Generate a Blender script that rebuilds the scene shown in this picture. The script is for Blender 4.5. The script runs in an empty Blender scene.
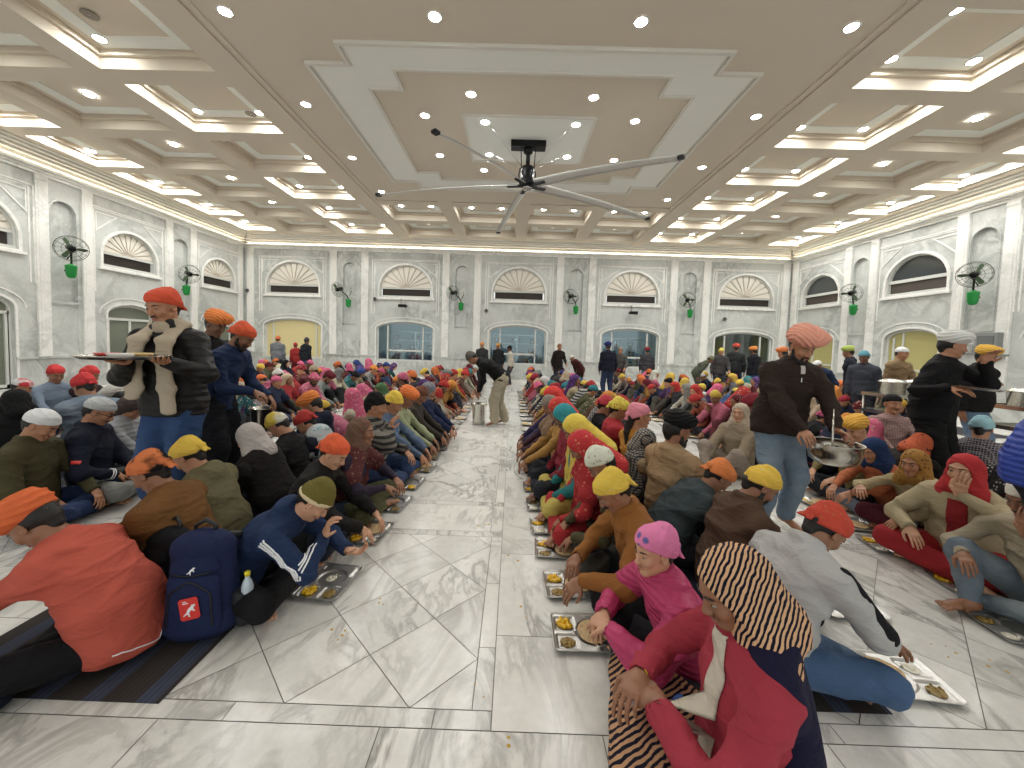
import bpy, bmesh, math, random
import numpy as np
from mathutils import Vector, Matrix
from mathutils.bvhtree import BVHTree
SC = bpy.context.scene
COL = SC.collection
PI = math.pi
RX = random.Random(7)

def lin(c):
    """sRGB 0-255 to linear."""
    return tuple(((v/255)/12.92 if v/255 <= .04045 else ((v/255+.055)/1.055)**2.4) for v in c)

# ------------------------------------------------------------------ materials
MATS = {}
def newmat(name):
    m = bpy.data.materials.new(name); m.use_nodes = True
    nt = m.node_tree; nt.nodes.clear()
    out = nt.nodes.new('ShaderNodeOutputMaterial')
    b = nt.nodes.new('ShaderNodeBsdfPrincipled')
    nt.links.new(b.outputs[0], out.inputs[0])
    MATS[name] = m
    return m, nt, b
def plain(name, col, rough=.6, metal=0., emit=None, es=0., spec=.5, bump=0., bscale=60., var=0.):
    if name in MATS: return MATS[name]
    m, nt, b = newmat(name)
    c = lin(col)
    b.inputs['Base Color'].default_value = (*c, 1)
    b.inputs['Roughness'].default_value = rough
    b.inputs['Metallic'].default_value = metal
    b.inputs['Specular IOR Level'].default_value = spec
    if emit is not None:
        b.inputs['Emission Color'].default_value = (*lin(emit), 1)
        b.inputs['Emission Strength'].default_value = es
    if bump or var:
        tc = nt.nodes.new('ShaderNodeTexCoord'); n = nt.nodes.new('ShaderNodeTexNoise')
        n.inputs['Scale'].default_value = bscale; n.inputs['Detail'].default_value = 4
        nt.links.new(tc.outputs['Object'], n.inputs['Vector'])
        if bump:
            bp = nt.nodes.new('ShaderNodeBump'); bp.inputs['Strength'].default_value = bump
            bp.inputs['Distance'].default_value = .01
            nt.links.new(n.outputs['Fac'], bp.inputs['Height']); nt.links.new(bp.outputs[0], b.inputs['Normal'])
        if var:
            r = nt.nodes.new('ShaderNodeValToRGB')
            r.color_ramp.elements[0].position = .3; r.color_ramp.elements[1].position = .7
            r.color_ramp.elements[0].color = (*[v*(1-var) for v in c], 1)
            r.color_ramp.elements[1].color = (*[min(1, v*(1+var)) for v in c], 1)
            nt.links.new(n.outputs['Fac'], r.inputs['Fac']); nt.links.new(r.outputs[0], b.inputs['Base Color'])
    return m

def marble(name, base, vein, rough, scale=1.1, tile=False, dirt=.0, veinpos=(.44, .58)):
    m, nt, b = newmat(name)
    N = nt.nodes.new; L = nt.links.new
    tc = N('ShaderNodeTexCoord')
    vec = tc.outputs['Object']
    if tile:
        at = N('ShaderNodeAttribute'); at.attribute_name = 'tile'
        mul = N('ShaderNodeVectorMath'); mul.operation = 'SCALE'; mul.inputs['Scale'].default_value = 37.
        L(at.outputs['Color'], mul.inputs[0])
        ad = N('ShaderNodeVectorMath'); ad.operation = 'ADD'
        L(vec, ad.inputs[0]); L(mul.outputs[0], ad.inputs[1]); vec = ad.outputs[0]
    mp = N('ShaderNodeMapping'); mp.inputs['Scale'].default_value = (1, .45, .6); mp.inputs['Rotation'].default_value = (0.3, .2, .7)
    L(vec, mp.inputs['Vector'])
    n = N('ShaderNodeTexNoise'); n.inputs['Scale'].default_value = scale*2; n.inputs['Detail'].default_value = 9
    n.inputs['Roughness'].default_value = .62; n.inputs['Distortion'].default_value = 1.1
    L(mp.outputs[0], n.inputs['Vector'])
    r = N('ShaderNodeValToRGB'); e = r.color_ramp.elements
    e[0].position = veinpos[0]; e[0].color = (*lin(base), 1)
    e[1].position = .75; e[1].color = (*lin([v*.96 for v in base]), 1)
    k = r.color_ramp.elements.new((veinpos[0]+veinpos[1])/2); k.color = (*lin(vein), 1)
    k = r.color_ramp.elements.new(veinpos[1]); k.color = (*lin(base), 1)
    L(n.outputs['Fac'], r.inputs['Fac'])
    n2 = N('ShaderNodeTexNoise'); n2.inputs['Scale'].default_value = scale*.8; n2.inputs['Detail'].default_value = 5
    L(vec, n2.inputs['Vector'])
    mr = N('ShaderNodeMapRange'); mr.inputs[1].default_value = .35; mr.inputs[2].default_value = .7
    mr.inputs[3].default_value = 0; mr.inputs[4].default_value = 1
    L(n2.outputs['Fac'], mr.inputs[0])
    mx = N('ShaderNodeMixRGB'); mx.blend_type = 'MIX'
    mx.inputs[1].default_value = (*lin(base), 1)
    L(mr.outputs[0], mx.inputs[0]); L(r.outputs[0], mx.inputs[2])
    col = mx.outputs[0]
    n3 = N('ShaderNodeTexNoise'); n3.inputs['Scale'].default_value = 16; n3.inputs['Detail'].default_value = 6; n3.inputs['Roughness'].default_value = .7
    L(vec, n3.inputs['Vector']); mr3 = N('ShaderNodeMapRange'); mr3.inputs[1].default_value = .3; mr3.inputs[2].default_value = .7; mr3.inputs[3].default_value = .90; mr3.inputs[4].default_value = 1.04
    L(n3.outputs['Fac'], mr3.inputs[0]); s3 = N('ShaderNodeVectorMath'); s3.operation = 'SCALE'; L(col, s3.inputs[0]); L(mr3.outputs[0], s3.inputs['Scale']); col = s3.outputs[0]
    if tile:
        sep = N('ShaderNodeSeparateColor'); L(at.outputs['Color'], sep.inputs[0])
        mr2 = N('ShaderNodeMapRange'); mr2.inputs[3].default_value = .86; mr2.inputs[4].default_value = 1.03
        L(sep.outputs[0], mr2.inputs[0])
        m2 = N('ShaderNodeVectorMath'); m2.operation = 'SCALE'
        L(col, m2.inputs[0]); L(mr2.outputs[0], m2.inputs['Scale']); col = m2.outputs[0]
    L(col, b.inputs['Base Color'])
    b.inputs['Roughness'].default_value = rough
    return m

def cloth(kind, c2=(240, 220, 150), scale=1., axis='Z'):
    """fabric that takes its main colour from the object's own colour property"""
    name = 'cloth_%s_%d_%d_%d_%g_%s' % (kind, *c2, scale, axis)
    if name in MATS: return MATS[name]
    m, nt, b = newmat(name)
    N = nt.nodes.new; L = nt.links.new
    oi = N('ShaderNodeObjectInfo'); tc = N('ShaderNodeTexCoord'); V = tc.outputs['Object']
    n = N('ShaderNodeTexNoise'); n.inputs['Scale'].default_value = 7; n.inputs['Detail'].default_value = 3
    L(V, n.inputs['Vector'])
    mr = N('ShaderNodeMapRange'); mr.inputs[3].default_value = .82; mr.inputs[4].default_value = 1.16
    L(n.outputs['Fac'], mr.inputs[0])
    sc_ = N('ShaderNodeVectorMath'); sc_.operation = 'SCALE'
    L(oi.outputs['Color'], sc_.inputs[0]); L(mr.outputs[0], sc_.inputs['Scale'])
    col = sc_.outputs[0]
    hsrc = None
    def wave(sc, direction, dist=0., prof='SIN'):
        w = N('ShaderNodeTexWave'); w.wave_type = 'BANDS'; w.bands_direction = direction; w.wave_profile = prof
        w.inputs['Scale'].default_value = sc; w.inputs['Distortion'].default_value = dist
        w.inputs['Detail'].default_value = 1.5; w.inputs['Detail Scale'].default_value = 1.
        L(V, w.inputs['Vector']); return w.outputs['Fac']
    def step(src, t, soft=.05):
        r = N('ShaderNodeMapRange'); r.inputs[1].default_value = t-soft; r.inputs[2].default_value = t+soft
        L(src, r.inputs[0]); return r.outputs[0]
    def mixc(f, a, bcol):
        x = N('ShaderNodeMixRGB'); L(f, x.inputs[0]); L(a, x.inputs[1]); x.inputs[2].default_value = (*clin(bcol), 1)
        return x.outputs[0]
    if kind == 'print':
        v = N('ShaderNodeTexVoronoi'); v.inputs['Scale'].default_value = 26*scale
        L(V, v.inputs['Vector'])
        inv = N('ShaderNodeMath'); inv.operation = 'SUBTRACT'; inv.inputs[0].default_value = 1; L(v.outputs['Distance'], inv.inputs[1])
        col = mixc(step(inv.outputs[0], .78), col, c2)
    elif kind == 'stripe':
        col = mixc(step(wave(5*scale, axis, 2.), .5), col, c2)
    elif kind == 'tiger':
        col = mixc(step(wave(9*scale, 'DIAGONAL', 3.5), .52, .04), col, c2)
    elif kind == 'plaid':
        a1 = step(wave(9*scale, 'X'), .86); a2 = step(wave(9*scale, 'Z'), .86); a3 = step(wave(9*scale, 'Y'), .93)
        mxx = N('ShaderNodeMath'); mxx.operation = 'MAXIMUM'; L(a1, mxx.inputs[0]); L(a2, mxx.inputs[1])
        mx2 = N('ShaderNodeMath'); mx2.operation = 'MAXIMUM'; L(mxx.outputs[0], mx2.inputs[0]); L(a3, mx2.inputs[1])
        col = mixc(mx2.outputs[0], col, c2)
    elif kind == 'quilt':
        hsrc = wave(4.2*scale, 'Z', .6)
    elif kind == 'denim':
        f = N('ShaderNodeTexNoise'); f.inputs['Scale'].default_value = 5; f.inputs['Detail'].default_value = 2
        L(V, f.inputs['Vector']); col = mixc(step(f.outputs['Fac'], .62, .15), col, c2)
    elif kind == 'camo':
        f = N('ShaderNodeTexNoise'); f.inputs['Scale'].default_value = 11*scale; f.inputs['Detail'].default_value = 5
        L(V, f.inputs['Vector']); col = mixc(step(f.outputs['Fac'], .52, .05), col, c2)
    L(col, b.inputs['Base Color'])
    # creases and weave
    w2 = N('ShaderNodeTexNoise'); w2.inputs['Scale'].default_value = 7; w2.inputs['Detail'].default_value = 3
    w2.inputs['Distortion'].default_value = 1.4
    mp = N('ShaderNodeMapping'); mp.inputs['Scale'].default_value = (1, 1, 2.2); mp.inputs['Rotation'].default_value = (.5, .3, .2)
    L(V, mp.inputs[0]); L(mp.outputs[0], w2.inputs['Vector'])
    bp = N('ShaderNodeBump'); bp.inputs['Strength'].default_value = .6; bp.inputs['Distance'].default_value = .026
    L(w2.outputs['Fac'], bp.inputs['Height'])
    b2 = N('ShaderNodeBump'); b2.inputs['Strength'].default_value = .25; b2.inputs['Distance'].default_value = .002
    w3 = N('ShaderNodeTexNoise'); w3.inputs['Scale'].default_value = 300; L(V, w3.inputs['Vector'])
    L(w3.outputs['Fac'], b2.inputs['Height']); L(bp.outputs[0], b2.inputs['Normal'])
    last = b2
    if hsrc is not None:
        b3 = N('ShaderNodeBump'); b3.inputs['Strength'].default_value = .6; b3.inputs['Distance'].default_value = .008
        L(hsrc, b3.inputs['Height']); L(b2.outputs[0], b3.inputs['Normal']); last = b3
    L(last.outputs[0], b.inputs['Normal'])
    b.inputs['Roughness'].default_value = .5 if kind == 'quilt' else .85
    b.inputs['Specular IOR Level'].default_value = .22
    
    return m

def skinmat():
    if 'skin' in MATS: return MATS['skin']
    m, nt, b = newmat('skin')
    N = nt.nodes.new; L = nt.links.new
    oi = N('ShaderNodeObjectInfo'); tc = N('ShaderNodeTexCoord')
    n = N('ShaderNodeTexNoise'); n.inputs['Scale'].default_value = 30; n.inputs['Detail'].default_value = 4
    L(tc.outputs['Object'], n.inputs['Vector'])
    mr = N('ShaderNodeMapRange'); mr.inputs[3].default_value = .88; mr.inputs[4].default_value = 1.1
    L(n.outputs['Fac'], mr.inputs[0])
    s = N('ShaderNodeVectorMath'); s.operation = 'SCALE'; L(oi.outputs['Color'], s.inputs[0]); L(mr.outputs[0], s.inputs['Scale'])
    L(s.outputs[0], b.inputs['Base Color']); b.inputs['Roughness'].default_value = .5
    return m

# ------------------------------------------------------------------ objects
def tag(o, label=None, cat=None, group=None, kind=None):
    if label: o['label'] = label
    if cat: o['category'] = cat
    if group: o['group'] = group
    if kind: o['kind'] = kind
    return o
def link_obj(name, me, parent=None, loc=None, rot=None, color=None):
    o = bpy.data.objects.new(name, me); COL.objects.link(o)
    if loc is not None: o.location = loc
    if rot is not None: o.rotation_euler = rot
    if parent is not None: o.parent = parent
    if color is not None: o.color = (*color, 1)
    return o
def empty(name, loc=(0, 0, 0), rz=0., s=1.):
    o = bpy.data.objects.new(name, None); COL.objects.link(o)
    o.empty_display_size = .1
    o.location = loc; o.rotation_euler = (0, 0, rz); o.scale = (s, s, s)
    return o
def fan_copy(o, loc, rz=None, label=None):
    def rec(a, par):
        c = a.copy(); COL.objects.link(c)
        if par is not None: c.parent = par
        for ch in list(a.children): rec(ch, c)
        return c
    c = rec(o, None); c.location = loc
    if rz is not None: c.rotation_euler = (0, 0, rz)
    if label: c['label'] = label
    return c

class MB:
    """collects shapes into one mesh"""
    def __init__(self): self.v = []; self.f = []; self.m = []; self.mi = 0; self.sm = []
    def add(self, vs, fs, smooth=False):
        k = len(self.v); self.v += [tuple(p) for p in vs]
        for f in fs: self.f.append([i+k for i in f]); self.m.append(self.mi); self.sm.append(smooth)
        return self
    def box(self, x0, x1, y0, y1, z0, z1):
        v = [(x0,y0,z0),(x1,y0,z0),(x1,y1,z0),(x0,y1,z0),(x0,y0,z1),(x1,y0,z1),(x1,y1,z1),(x0,y1,z1)]
        f = [(0,3,2,1),(4,5,6,7),(0,1,5,4),(1,2,6,5),(2,3,7,6),(3,0,4,7)]
        return self.add(v, f)
    def tube(self, pts, r, n=8, closed=False, r2=None):
        pts = [Vector(p) for p in pts]; m = len(pts); vs = []; fs = []
        up0 = Vector((0, 0, 1))
        for i, p in enumerate(pts):
            a = pts[(i-1) % m] if (i > 0 or closed) else p; b = pts[(i+1) % m] if (i < m-1 or closed) else p
            d = (b-a).normalized()
            u = d.cross(up0 if abs(d.z) < .95 else Vector((1, 0, 0))).normalized(); w = d.cross(u)
            rr = r if r2 is None else r+(r2-r)*i/max(1, m-1)
            for k in range(n):
                t = 2*PI*k/n; vs.append(p+u*math.cos(t)*rr+w*math.sin(t)*rr)
        for i in range(m if closed else m-1):
            for k in range(n):
                a = i*n+k; b = i*n+(k+1) % n; c = ((i+1) % m)*n+(k+1) % n; d = ((i+1) % m)*n+k
                fs.append((a, d, c, b))
        if not closed: fs += [tuple(range(n)), tuple(reversed(range((m-1)*n, m*n)))]
        return self.add(vs, fs, True)
    def lathe(self, prof, n=24, c=(0, 0, 0), cap=True, ax='Z'):
        vs = []; fs = []
        for r, z in prof:
            for k in range(n):
                t = 2*PI*k/n; x, y = r*math.cos(t), r*math.sin(t)
                p = (x, y, z) if ax == 'Z' else ((x, -z, y) if ax == 'Y' else (z, x, y))
                vs.append((p[0]+c[0], p[1]+c[1], p[2]+c[2]))
        for i in range(len(prof)-1):
            for k in range(n): fs.append((i*n+k, i*n+(k+1) % n, (i+1)*n+(k+1) % n, (i+1)*n+k))
        if cap: fs += [tuple(reversed(range(n))), tuple(range((len(prof)-1)*n, len(prof)*n))]
        return self.add(vs, fs, True)
    def prism(self, poly, z0, z1, ax='Z'):
        """poly of 2d points, extruded; ax Z: (x,y); Y: (x,z) extruded along y; X: (y,z) extruded along x"""
        n = len(poly)
        def P(p, h): return (p[0], p[1], h) if ax == 'Z' else ((p[0], h, p[1]) if ax == 'Y' else (h, p[0], p[1]))
        vs = [P(p, z0) for p in poly]+[P(p, z1) for p in poly]
        fs = [tuple(reversed(range(n))), tuple(range(n, 2*n))]+[(i, (i+1) % n, n+(i+1) % n, n+i) for i in range(n)]
        return self.add(vs, fs)
    def frame(self, path, w, h0, h1, ax='Z', closed=True, inward=False):
        """mitred strip along a 2d path"""
        n = len(path); P = [Vector(p) for p in path]; A = []; B = []
        area = sum(P[i].x*P[(i+1) % n].y-P[(i+1) % n].x*P[i].y for i in range(n))
        for i in range(n):
            p = P[i]; a = P[i-1] if (i or closed) else None; b = P[(i+1) % n] if (i < n-1 or closed) else None
            d1 = (p-a).normalized() if a is not None else (b-p).normalized()
            d2 = (b-p).normalized() if b is not None else d1
            n1 = Vector((-d1.y, d1.x)); n2 = Vector((-d2.y, d2.x)); q = n1+n2
            q = q/max(.25, q.dot(n1)) if q.length > 1e-6 else n1
            A.append(p+q*w/2); B.append(p-q*w/2)
        for i in range(n if closed else n-1):
            j = (i+1) % n
            self.prism([A[i], B[i], B[j], A[j]], h0, h1, ax)
        return self
    def build(self, name, mats, parent=None, loc=None, rot=None, color=None, fix=True, bevel=0, smooth_angle=None):
        me = bpy.data.meshes.new(name); me.from_pydata([tuple(v) for v in self.v], [], self.f)
        if not isinstance(mats, (list, tuple)): mats = [mats]
        for m in mats: me.materials.append(m)
        me.polygons.foreach_set('material_index', self.m); me.polygons.foreach_set('use_smooth', self.sm)
        if fix or bevel:
            bm = bmesh.new(); bm.from_mesh(me)
            bmesh.ops.recalc_face_normals(bm, faces=bm.faces)
            if bevel:
                ed = [e for e in bm.edges if len(e.link_faces) == 2 and e.calc_face_angle(0) > .7]
                bmesh.ops.bevel(bm, geom=ed, offset=bevel, segments=2, affect='EDGES', profile=.6)
            bm.to_mesh(me); bm.free()
        me.update()
        return link_obj(name, me, parent, loc, rot, color)

# ------------------------------------------------------------------ distance-field modelling
def nrm(v): v = np.asarray(v, float); return v/max(1e-9, np.linalg.norm(v))
class SDF:
    def __init__(self, k=.02): self.p = []; self.k = k
    def cap(self, a, b, ra, rb=None, k=None, sub=False):
        rb = ra if rb is None else rb; self.p.append(('c', np.array(a, float), np.array(b, float), ra, rb, None, 1., k or self.k, sub)); return self
    def ecap(self, a, b, ra, rb, side, ratio, k=None, sub=False):
        self.p.append(('c', np.array(a, float), np.array(b, float), ra, rb, nrm(side), ratio, k or self.k, sub)); return self
    def ell(self, c, r, R=None, k=None, sub=False):
        r = np.array([r]*3 if np.isscalar(r) else r, float)
        self.p.append(('e', np.array(c, float), r, np.eye(3) if R is None else np.array(R, float), 0, None, 1., k or self.k, sub)); return self
    def torus(self, c, R_, r, M=None, sy=1., k=None):
        self.p.append(('t', np.array(c, float), R_, r, np.eye(3) if M is None else np.array(M, float), sy, 1., k or self.k, False)); return self
    def half(self, pt, n, k=None):
        """cut away everything on the side n points to"""
        self.p.append(('h', np.array(pt, float), nrm(n), 0, 0, None, 1., k or .004, True)); return self
    def chain(self, pts, rs, k=None):
        for i in range(len(pts)-1): self.cap(pts[i], pts[i+1], rs[i], rs[i+1], k)
        return self
    def xf(self, M3, t):
        """return a transformed copy"""
        M3 = np.array(M3, float); t = np.array(t, float); s = SDF(self.k)
        for q in self.p:
            q = list(q)
            if q[0] == 'c': q[1] = M3@q[1]+t; q[2] = M3@q[2]+t; q[5] = None if q[5] is None else M3@q[5]
            elif q[0] == 'e': q[1] = M3@q[1]+t; q[3] = M3@q[3]
            elif q[0] == 't': q[1] = M3@q[1]+t; q[4] = M3@q[4]
            elif q[0] == 'h': q[1] = M3@q[1]+t; q[2] = M3@q[2]
            s.p.append(tuple(q))
        return s
    def bb(self, q):
        if q[0] == 'c':
            m = max(q[3], q[4])*max(1, q[6]); return np.minimum(q[1], q[2])-m, np.maximum(q[1], q[2])+m
        if q[0] == 'e': m = q[2].max(); return q[1]-m, q[1]+m
        if q[0] == 't': m = q[2]*max(1, q[5])+q[3]; return q[1]-m, q[1]+m
    def field(self, vox):
        bbs = [self.bb(q) for q in self.p if not q[8]]
        lo = np.min([b[0] for b in bbs], 0)-2.5*vox-.01; hi = np.max([b[1] for b in bbs], 0)+2.5*vox+.01
        n = np.ceil((hi-lo)/vox).astype(int)+1
        F = np.full(n, .2, np.float32)
        ax = [lo[i]+np.arange(n[i])*vox for i in range(3)]
        for q in self.p:
            k = q[7]; mg = k+2.5*vox+.004
            if q[0] == 'h': i0 = np.zeros(3, int); i1 = n
            else:
                b = self.bb(q); i0 = np.maximum(0, np.floor((b[0]-mg-lo)/vox).astype(int)); i1 = np.minimum(n, np.ceil((b[1]+mg-lo)/vox).astype(int)+1)
            if (i1 <= i0).any(): continue
            X = ax[0][i0[0]:i1[0]][:, None, None]; Y = ax[1][i0[1]:i1[1]][None, :, None]; Z = ax[2][i0[2]:i1[2]][None, None, :]
            if q[0] == 'c':
                a, b_, ra, rb = q[1:5]; ba = b_-a; L2 = max(1e-12, ba@ba)
                px, py, pz = X-a[0], Y-a[1], Z-a[2]
                t = np.clip((px*ba[0]+py*ba[1]+pz*ba[2])/L2, 0, 1)
                dx, dy, dz = px-t*ba[0], py-t*ba[1], pz-t*ba[2]
                if q[5] is not None:
                    s = q[5]; w = (dx*s[0]+dy*s[1]+dz*s[2])*(1/q[6]-1); dx = dx+w*s[0]; dy = dy+w*s[1]; dz = dz+w*s[2]
                d = np.sqrt(dx*dx+dy*dy+dz*dz)-(ra+(rb-ra)*t)
            elif q[0] == 'e':
                c, r, R = q[1], q[2], q[3]; px, py, pz = X-c[0], Y-c[1], Z-c[2]
                u = [(px*R[0, i]+py*R[1, i]+pz*R[2, i]) for i in range(3)]
                k0 = np.sqrt(sum((u[i]/r[i])**2 for i in range(3))); k1 = np.sqrt(sum((u[i]/r[i]**2)**2 for i in range(3)))+1e-9
                d = k0*(k0-1)/k1
            elif q[0] == 't':
                c, R_, r, M, sy = q[1], q[2], q[3], q[4], q[5]; px, py, pz = X-c[0], Y-c[1], Z-c[2]
                u = [(px*M[0, i]+py*M[1, i]+pz*M[2, i]) for i in range(3)]
                d = np.sqrt((np.sqrt(u[0]**2+(u[1]/sy)**2)-R_)**2+u[2]**2)-r
            else:
                d = -((X-q[1][0])*q[2][0]+(Y-q[1][1])*q[2][1]+(Z-q[1][2])*q[2][2])
            S = F[i0[0]:i1[0], i0[1]:i1[1], i0[2]:i1[2]]
            if q[8]:
                d2 = -d; h = np.maximum(k-np.abs(S-d2), 0)/k
                F[i0[0]:i1[0], i0[1]:i1[1], i0[2]:i1[2]] = np.maximum(S, d2)+h*h*k*.25
            else:
                h = np.maximum(k-np.abs(S-d), 0)/k
                F[i0[0]:i1[0], i0[1]:i1[1], i0[2]:i1[2]] = np.minimum(S, d)-h*h*k*.25
        return F, lo
    def mesh(self, vox):
        F, lo = self.field(vox)
        I = F < 0
        # cells with a sign change
        c = np.zeros(tuple(np.array(F.shape)-1), np.int8)
        for dx in (0, 1):
            for dy in (0, 1):
                for dz in (0, 1):
                    c += I[dx:F.shape[0]-1+dx, dy:F.shape[1]-1+dy, dz:F.shape[2]-1+dz]
        act = (c > 0) & (c < 8)
        idx = -np.ones(act.shape, np.int64); cells = np.argwhere(act); idx[act] = np.arange(len(cells))
        acc = np.zeros((len(cells), 3)); cnt = np.zeros(len(cells))
        cx, cy, cz = cells.T
        for axis in range(3):
            o = [i for i in range(3) if i != axis]
            for a in (0, 1):
                for b in (0, 1):
                    off = np.zeros(3, int); off[o[0]] = a; off[o[1]] = b
                    off2 = off.copy(); off2[axis] = 1
                    f0 = F[cx+off[0], cy+off[1], cz+off[2]]; f1 = F[cx+off2[0], cy+off2[1], cz+off2[2]]
                    m = (f0 < 0) != (f1 < 0)
                    t = np.where(m, f0/np.where(m, f0-f1, 1), 0)
                    p = np.tile(off.astype(float), (len(cells), 1)); p[:, axis] = t
                    acc[m] += p[m]; cnt[m] += 1
        V = (cells+acc/np.maximum(cnt, 1)[:, None])*vox+lo
        faces = []
        for axis in range(3):
            sl0 = [slice(1, -1)]*3; sl0[axis] = slice(0, -1); s1 = list(sl0); s1[axis] = slice(1, None)
            A = I[tuple(sl0)]; B = I[tuple(s1)]
            for flip, M in ((False, A & ~B), (True, B & ~A)):
                e = np.argwhere(M)
                if not len(e): continue
                base = e.copy()
                o = [i for i in range(3) if i != axis]
                base[:, o[0]] += 1; base[:, o[1]] += 1
                def cell(da, db):
                    q = base.copy(); q[:, o[0]] -= da; q[:, o[1]] -= db
                    return idx[q[:, 0], q[:, 1], q[:, 2]]
                quad = np.stack([cell(1, 1), cell(0, 1), cell(0, 0), cell(1, 0)], 1)
                if flip != (axis == 1): quad = quad[:, ::-1]
                faces.append(quad)
        Fq = np.concatenate(faces) if faces else np.zeros((0, 4), int)
        Fq = Fq[(Fq >= 0).all(1)]
        return V, Fq

def np_mesh(name, parts, mats, wr=None, smooth=2):
    """parts: list of (V, quads, material index)"""
    Vs = []; Fs = []; Ms = []; k = 0
    for V, F, mi in parts:
        if not len(V): continue
        V = V.copy()
        for _ in range(smooth):        # light relaxation
            s = np.zeros_like(V); c = np.zeros(len(V))
            for a, b in ((0, 1), (1, 2), (2, 3), (3, 0)):
                np.add.at(s, F[:, a], V[F[:, b]]); np.add.at(s, F[:, b], V[F[:, a]])
                np.add.at(c, F[:, a], 1); np.add.at(c, F[:, b], 1)
            V = V*.5+.5*s/np.maximum(c, 1)[:, None]
        if wr is not None and mi == 0:
            e1 = V[F[:, 2]]-V[F[:, 0]]; e2 = V[F[:, 3]]-V[F[:, 1]]; fn = np.cross(e1, e2)
            vn = np.zeros_like(V)
            for a in range(4): np.add.at(vn, F[:, a], fn)
            vn /= np.linalg.norm(vn, axis=1)[:, None]+1e-12
            V = V+vn*wr(V)[:, None]
        Vs.append(V); Fs.append(F+k); Ms.append(np.full(len(F), mi)); k += len(V)
    V = np.concatenate(Vs); F = np.concatenate(Fs); Mi = np.concatenate(Ms)
    me = bpy.data.meshes.new(name)
    me.vertices.add(len(V)); me.vertices.foreach_set('co', V.astype(np.float32).ravel())
    me.loops.add(len(F)*4); me.loops.foreach_set('vertex_index', F.astype(np.int32).ravel())
    me.polygons.add(len(F)); me.polygons.foreach_set('loop_start', (np.arange(len(F))*4).astype(np.int32))
    me.polygons.foreach_set('loop_total', np.full(len(F), 4, np.int32))
    me.polygons.foreach_set('material_index', Mi.astype(np.int32))
    me.polygons.foreach_set('use_smooth', np.ones(len(F), bool))
    for m in mats: me.materials.append(m)
    me.update(calc_edges=True)
    return me

def wrinkle(amp, seed=0, freq=26.):
    """soft ridged folds running in a few slanted directions, gathered in patches"""
    r = np.random.RandomState(seed+11)
    D = r.normal(size=(6, 3))*np.array([.8, .8, 1.2]); D[:, 2] += np.sign(D[:, 2])*.6; D /= np.linalg.norm(D, axis=1)[:, None]
    ph = r.uniform(0, 6.28, 6); fr = freq*np.array([.6, .8, 1.0, 1.3, 1.7, 2.2]); am = np.array([1., .9, .8, .6, .5, .35])
    W = r.normal(size=(3, 3))*5; W2 = r.normal(size=(3, 3))*13; G_ = r.normal(size=(6, 3))*5
    def f(V):
        P = V+np.sin(V@W.T+1.3)*.06+np.sin(V@W2.T)*.016; o = 0
        for i in range(6):
            s = np.abs(np.sin(P@D[i]*fr[i]*.5+ph[i])); m = np.clip(.5+.9*np.sin(V@G_[i]+ph[i]*2), 0, 1)
            o = o+am[i]*m*((1-s)**2*1.5-.35)
        return amp*o
    return f
def clin(c):
    """cloth colour to linear: pigment is darker than its lit look under bright lamps"""
    l = lin(c); g = sum(l)/3; return tuple((v*.86+g*.14)*.70 for v in l)
# ------------------------------------------------------------------ people
def Rx(a): c, s = math.cos(a), math.sin(a); return np.array([[1, 0, 0], [0, c, -s], [0, s, c]])
def Ry(a): c, s = math.cos(a), math.sin(a); return np.array([[c, 0, s], [0, 1, 0], [-s, 0, c]])
def Rz(a): c, s = math.cos(a), math.sin(a); return np.array([[c, -s, 0], [s, c, 0], [0, 0, 1]])
RAD = PI/180
def A3(*v): return np.array(v, float)
def ik(S, H, l1, l2, hint):
    S = A3(*S); H = A3(*H); d = H-S; L = np.linalg.norm(d)
    if L > (l1+l2)*.985: H = S+d/L*(l1+l2)*.985; d = H-S; L = np.linalg.norm(d)
    u = d/L; a = (l1*l1-l2*l2+L*L)/(2*L); h = math.sqrt(max(0, l1*l1-a*a))
    hn = A3(*hint); hn = hn-u*(hn@u); hn = nrm(hn)
    return S+u*a+hn*h, H

def add_hand(s, W, d, n, side, curl=.6, big=1., spread=1., fat=0.):
    """palm, four fingers of unequal length with two bends, thumb leaving the side near the wrist"""
    d = nrm(d); n = nrm(n-d*(n@d)); w = np.cross(d, n)*side*1.0
    g = big
    s.ecap(W, W+d*.03*g, .022*g, .022*g, w, 1.25, .014)
    s.ecap(W+d*.03*g, W+d*.078*g, .0135*g+fat, .0125*g+fat, w, 2.9, .012)
    L = [.040, .046, .042, .032]
    for i in range(4):
        off = (i-1.5)*.0195*g
        p = W+d*(.082-abs(i-1.4)*.003)*g+w*(-off)*1.0
        dd = nrm(d+w*(-off)*2.2*spread); c = curl*(.85+.12*i)
        r = (.0088 if i < 3 else .0076)*g+fat*.6
        for j in range(3):
            a = c*(.5+.55*j)
            v = nrm(dd*math.cos(a)+n*math.sin(a)); q = p+v*L[i]*g*(1, .68, .52)[j]
            s.cap(p, q, r*(1-.08*j), r*(.93-.08*j), .004); p = q
    b = W+d*.022*g+w*.024*g; m = b+nrm(d*.55+w*.75+n*.35)*.038*g; t = m+nrm(d*.9+w*.15+n*(.3+curl*.5))*.032*g
    e = t+nrm(d*.8-w*.15+n*(.3+curl*.6))*.024*g
    s.cap(b, m, .0145*g, .0112*g, .012); s.cap(m, t, .0112*g, .0095*g, .005); s.cap(t, e, .0095*g, .0078*g, .004)

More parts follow.
